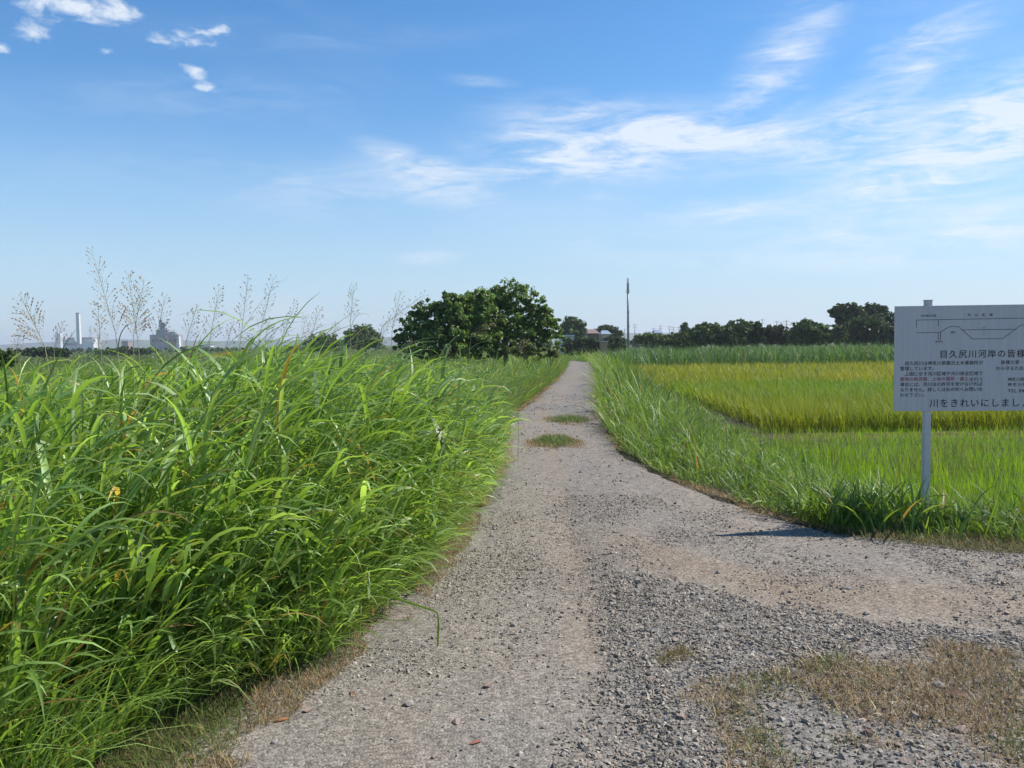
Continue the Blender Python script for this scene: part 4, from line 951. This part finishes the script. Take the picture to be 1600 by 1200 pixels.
bb = empty('brick_block', og, 'small brown block between the two plants', 'building'); block(bb, 'wall', 190, 199.5, 533.5, 1000, 12, M_brownwall, -1, og); block(bb, 'roof_ledge', 189.6, 199.9, 532.6, 999.5, 13, M_darkwall, 9.3, og)
p = at(315, 545, 500); og = (p[0], 500, -1.0)
lw = empty('low_shed', og, 'long low white shed at the far edge of the meadow', 'shed'); block(lw, 'wall', 304, 328, 542.5, 500, 5, M_darkwall, -1.2, og); block(lw, 'roof', 303, 329, 540.6, 499.6, 6, M_shed, 1.45, og)
def house(px0, px1, pyr, pye, Y, mw, mr, label, gable=False):
    x0, x1, ze, zr = rect(px0, px1, pyr, pye, Y); ze = at(px0, pye, Y)[2]; zr = at(px0, pyr, Y)[2]; cx = (x0 + x1) / 2; hw = (x1 - x0) / 2; D = 7.0
    o = empty('house', (cx, Y, FIELD), label, 'house', 'houses beyond the path bend'); ze -= FIELD; zr -= FIELD
    MB().box((0, D / 2, ze / 2), (2 * hw - .6, D - .6, ze)).build('wall', mw, o)
    V = [(-hw, -.3, ze), (hw, -.3, ze), (hw, D + .3, ze), (-hw, D + .3, ze), (-hw * .55, D / 2, zr), (hw * .55, D / 2, zr)]
    MB().add(V, [[0, 1, 5, 4], [2, 3, 4, 5], [1, 2, 5], [3, 0, 4], [3, 2, 1, 0]]).build('roof', mr, o)
    for s_ in (-.5, .1, .55):
        wn = MB().box((s_ * hw, .27, ze * .62), (hw * .22, .12, ze * .3)).build('window', M_glass, o); MB().box((s_ * hw, .24, ze * .62 - ze * .16), (hw * .26, .12, .08)).build('sill', M_shed, wn)
house(917, 937, 514, 521, 170, M_brownwall, M_tile1, 'brown walled house with a brown hipped roof beside the blue grey roofed one')
house(939, 956, 516, 522, 172, M_cream, M_tile2, 'cream house with a blue grey roof nearer the mast')
house(947, 960, 513.5, 519, 215, M_cream, M_tile1, 'brown roofed house peeping over the blue grey roof')
house(1022, 1036, 515, 520, 300, M_cream, M_tile2, 'small grey roofed house among the far utility poles')
p = at(886, 525, 150); og = (p[0], 150, FIELD)
sh = empty('long_shed', og, 'long shed with a pale sheet roof under the dome shaped tree', 'shed'); block(sh, 'wall', 876, 897, 525.5, 150, 5, M_cream, FIELD, og); block(sh, 'roof', 875, 898, 523.2, 149.6, 6, M_shed, at(886, 525.3, 150)[2], og)
p = at(944, 540, 118); og = (p[0], 118, FIELD)
ht = empty('garden_hut', og, 'little orange walled hut in the scrub below the houses', 'hut'); block(ht, 'wall', 938, 949, 534, 118, 2, plain('ochre_wall', (.42, .25, .14), .8), FIELD, og); block(ht, 'roof', 937.3, 949.7, 532.8, 117.8, 2.4, M_shed, at(944, 533.9, 118)[2], og)

YM = 250.0; pt = at(980, 434, YM); pb = at(981.5, 535, YM); xm = pb[0]
ms_ = empty('telecom_mast', (xm, YM, FIELD), 'tall slim steel telecom mast standing alone against the sky', 'mast'); H = pt[2] - FIELD
MB().tube([(0, 0, 0), (0, 0, H * .5), (0, 0, H * .80)], [.36, .31, .26], 12).build('pole', M_steel, ms_, True)
MB().tube([(0, 0, H * .80), (0, 0, H * .99)], [.14, .11], 8).build('top_pole', M_steel, ms_, True)
MB().tube([(0, 0, H * .795), (0, 0, H * .803)], [.62, .62], 14).build('platform', M_steel, ms_)
for q in range(3):
    a = q * 2.094 + .4; MB().box((.27 * math.cos(a), .27 * math.sin(a), H * .87), (.12, .22, 2.6), a).build('panel_antenna', M_steel, ms_)
    MB().box((.25 * math.cos(a), .25 * math.sin(a), H * .965), (.07, .12, 1.3), a).build('whip_antenna', M_steel, ms_)
for q in range(6):
    a = q * 1.047; MB().tube([(.58 * math.cos(a), .58 * math.sin(a), H * .803), (.58 * math.cos(a), .58 * math.sin(a), H * .84)], [.03, .03], 5).build('railing_post', M_steel, ms_)
for q in range(3):
    MB().box((.36, 0, H * (.12 + .2 * q)), (.12, .3, .5)).build('cable_bracket', M_steel, ms_)

def pole(px, py, Y, lab, arms=2):
    t_ = at(px, py, Y); H = t_[2] - FIELD; o = empty('utility_pole', (t_[0], Y, FIELD), lab, 'utility pole', 'utility poles along the far road')
    MB().tube([(0, 0, 0), (0, 0, H)], [.2, .12], 8).build('pole', M_pole, o, True)
    for i in range(arms): MB().box((0, 0, H - .4 - 1.0 * i), (2.2 - .3 * i, .1, .1), .3).build('crossarm', M_pole, o)
for px, py, Y, lab in ((976, 513, 400, 'utility pole just beside the telecom mast, on its house side'), (992, 506, 330, 'utility pole standing alone close to the telecom mast'), (1021, 512, 360, 'short utility pole beside the small grey roofed house'),
                       (1032, 508, 340, 'utility pole rising behind the small grey roofed house'), (1046, 509, 350, 'first utility pole beyond the small grey roofed house'), (1052, 510, 320, 'middle utility pole between the grey roofed house and the pointed tree'),
                       (1061, 510, 300, 'utility pole next to the small pointed tree'), (1191, 498, 260, 'utility pole above the narrow upright bush'), (1214, 501, 250, 'first utility pole above the olive brown scrub'),
                       (1221, 503, 290, 'shorter utility pole in the middle of the three above the olive scrub'), (1229, 500, 240, 'tall utility pole beside the broad dark bush')):
    pole(px, py, Y, lab)
def pylon(px, py, Y, lab):
    t_ = at(px, py, Y); H = t_[2] + 1; o = empty('lattice_pylon', (t_[0], Y, -1.0), lab, 'pylon', 'pylons on the horizon'); b0 = H * .09
    mb = MB()
    for sx__ in (-1, 1):
        for sy__ in (-1, 1): MB().tube([(sx__ * b0, sy__ * b0, 0), (sx__ * b0 * .25, sy__ * b0 * .25, H * .7), (0, 0, H)], [.35, .3, .2], 4).build('leg', M_steel, o)
    for i in range(3): MB().box((0, 0, H * (.68 + .12 * i)), (H * (.30 - .05 * i), .5, .5)).build('crossarm', M_steel, o)
    for i in range(6):
        f0, f1 = i / 6 * .68, (i + 1) / 6 * .68; w0 = b0 * (1 - .75 * f0 / .7); w1 = b0 * (1 - .75 * f1 / .7); s_ = 1 if i % 2 else -1
        MB().tube([(-s_ * w0, -w0, H * f0), (s_ * w1, -w1, H * f1)], [.2, .2], 4).build('brace', M_steel, o)
pylon(141, 508, 2300, 'lattice power pylon between the white chimney and the grey tower block'); pylon(112, 519, 2500, 'lattice power pylon between the white chimney and the faint high rise')

# ------------------------------------------------------------------ humid air
hzm = bpy.data.materials.new('humid_air'); hzm.use_nodes = True; t = hzm.node_tree
t.nodes.remove(t.nodes['Principled BSDF'])
pv_ = t.nodes.new('ShaderNodeVolumePrincipled'); pv_.inputs['Density'].default_value = .00025; pv_.inputs['Color'].default_value = (.90, .94, 1.0, 1); pv_.inputs['Anisotropy'].default_value = .2
t.links.new(pv_.outputs[0], t.nodes['Material Output'].inputs['Volume'])
tag(MB().box((0, 2900, 38.5), (12900, 6900, 83)).build('haze', hzm), 'thin pale humid haze over the whole plain', 'haze', kind='stuff')
scene.cycles.volume_bounces = 0
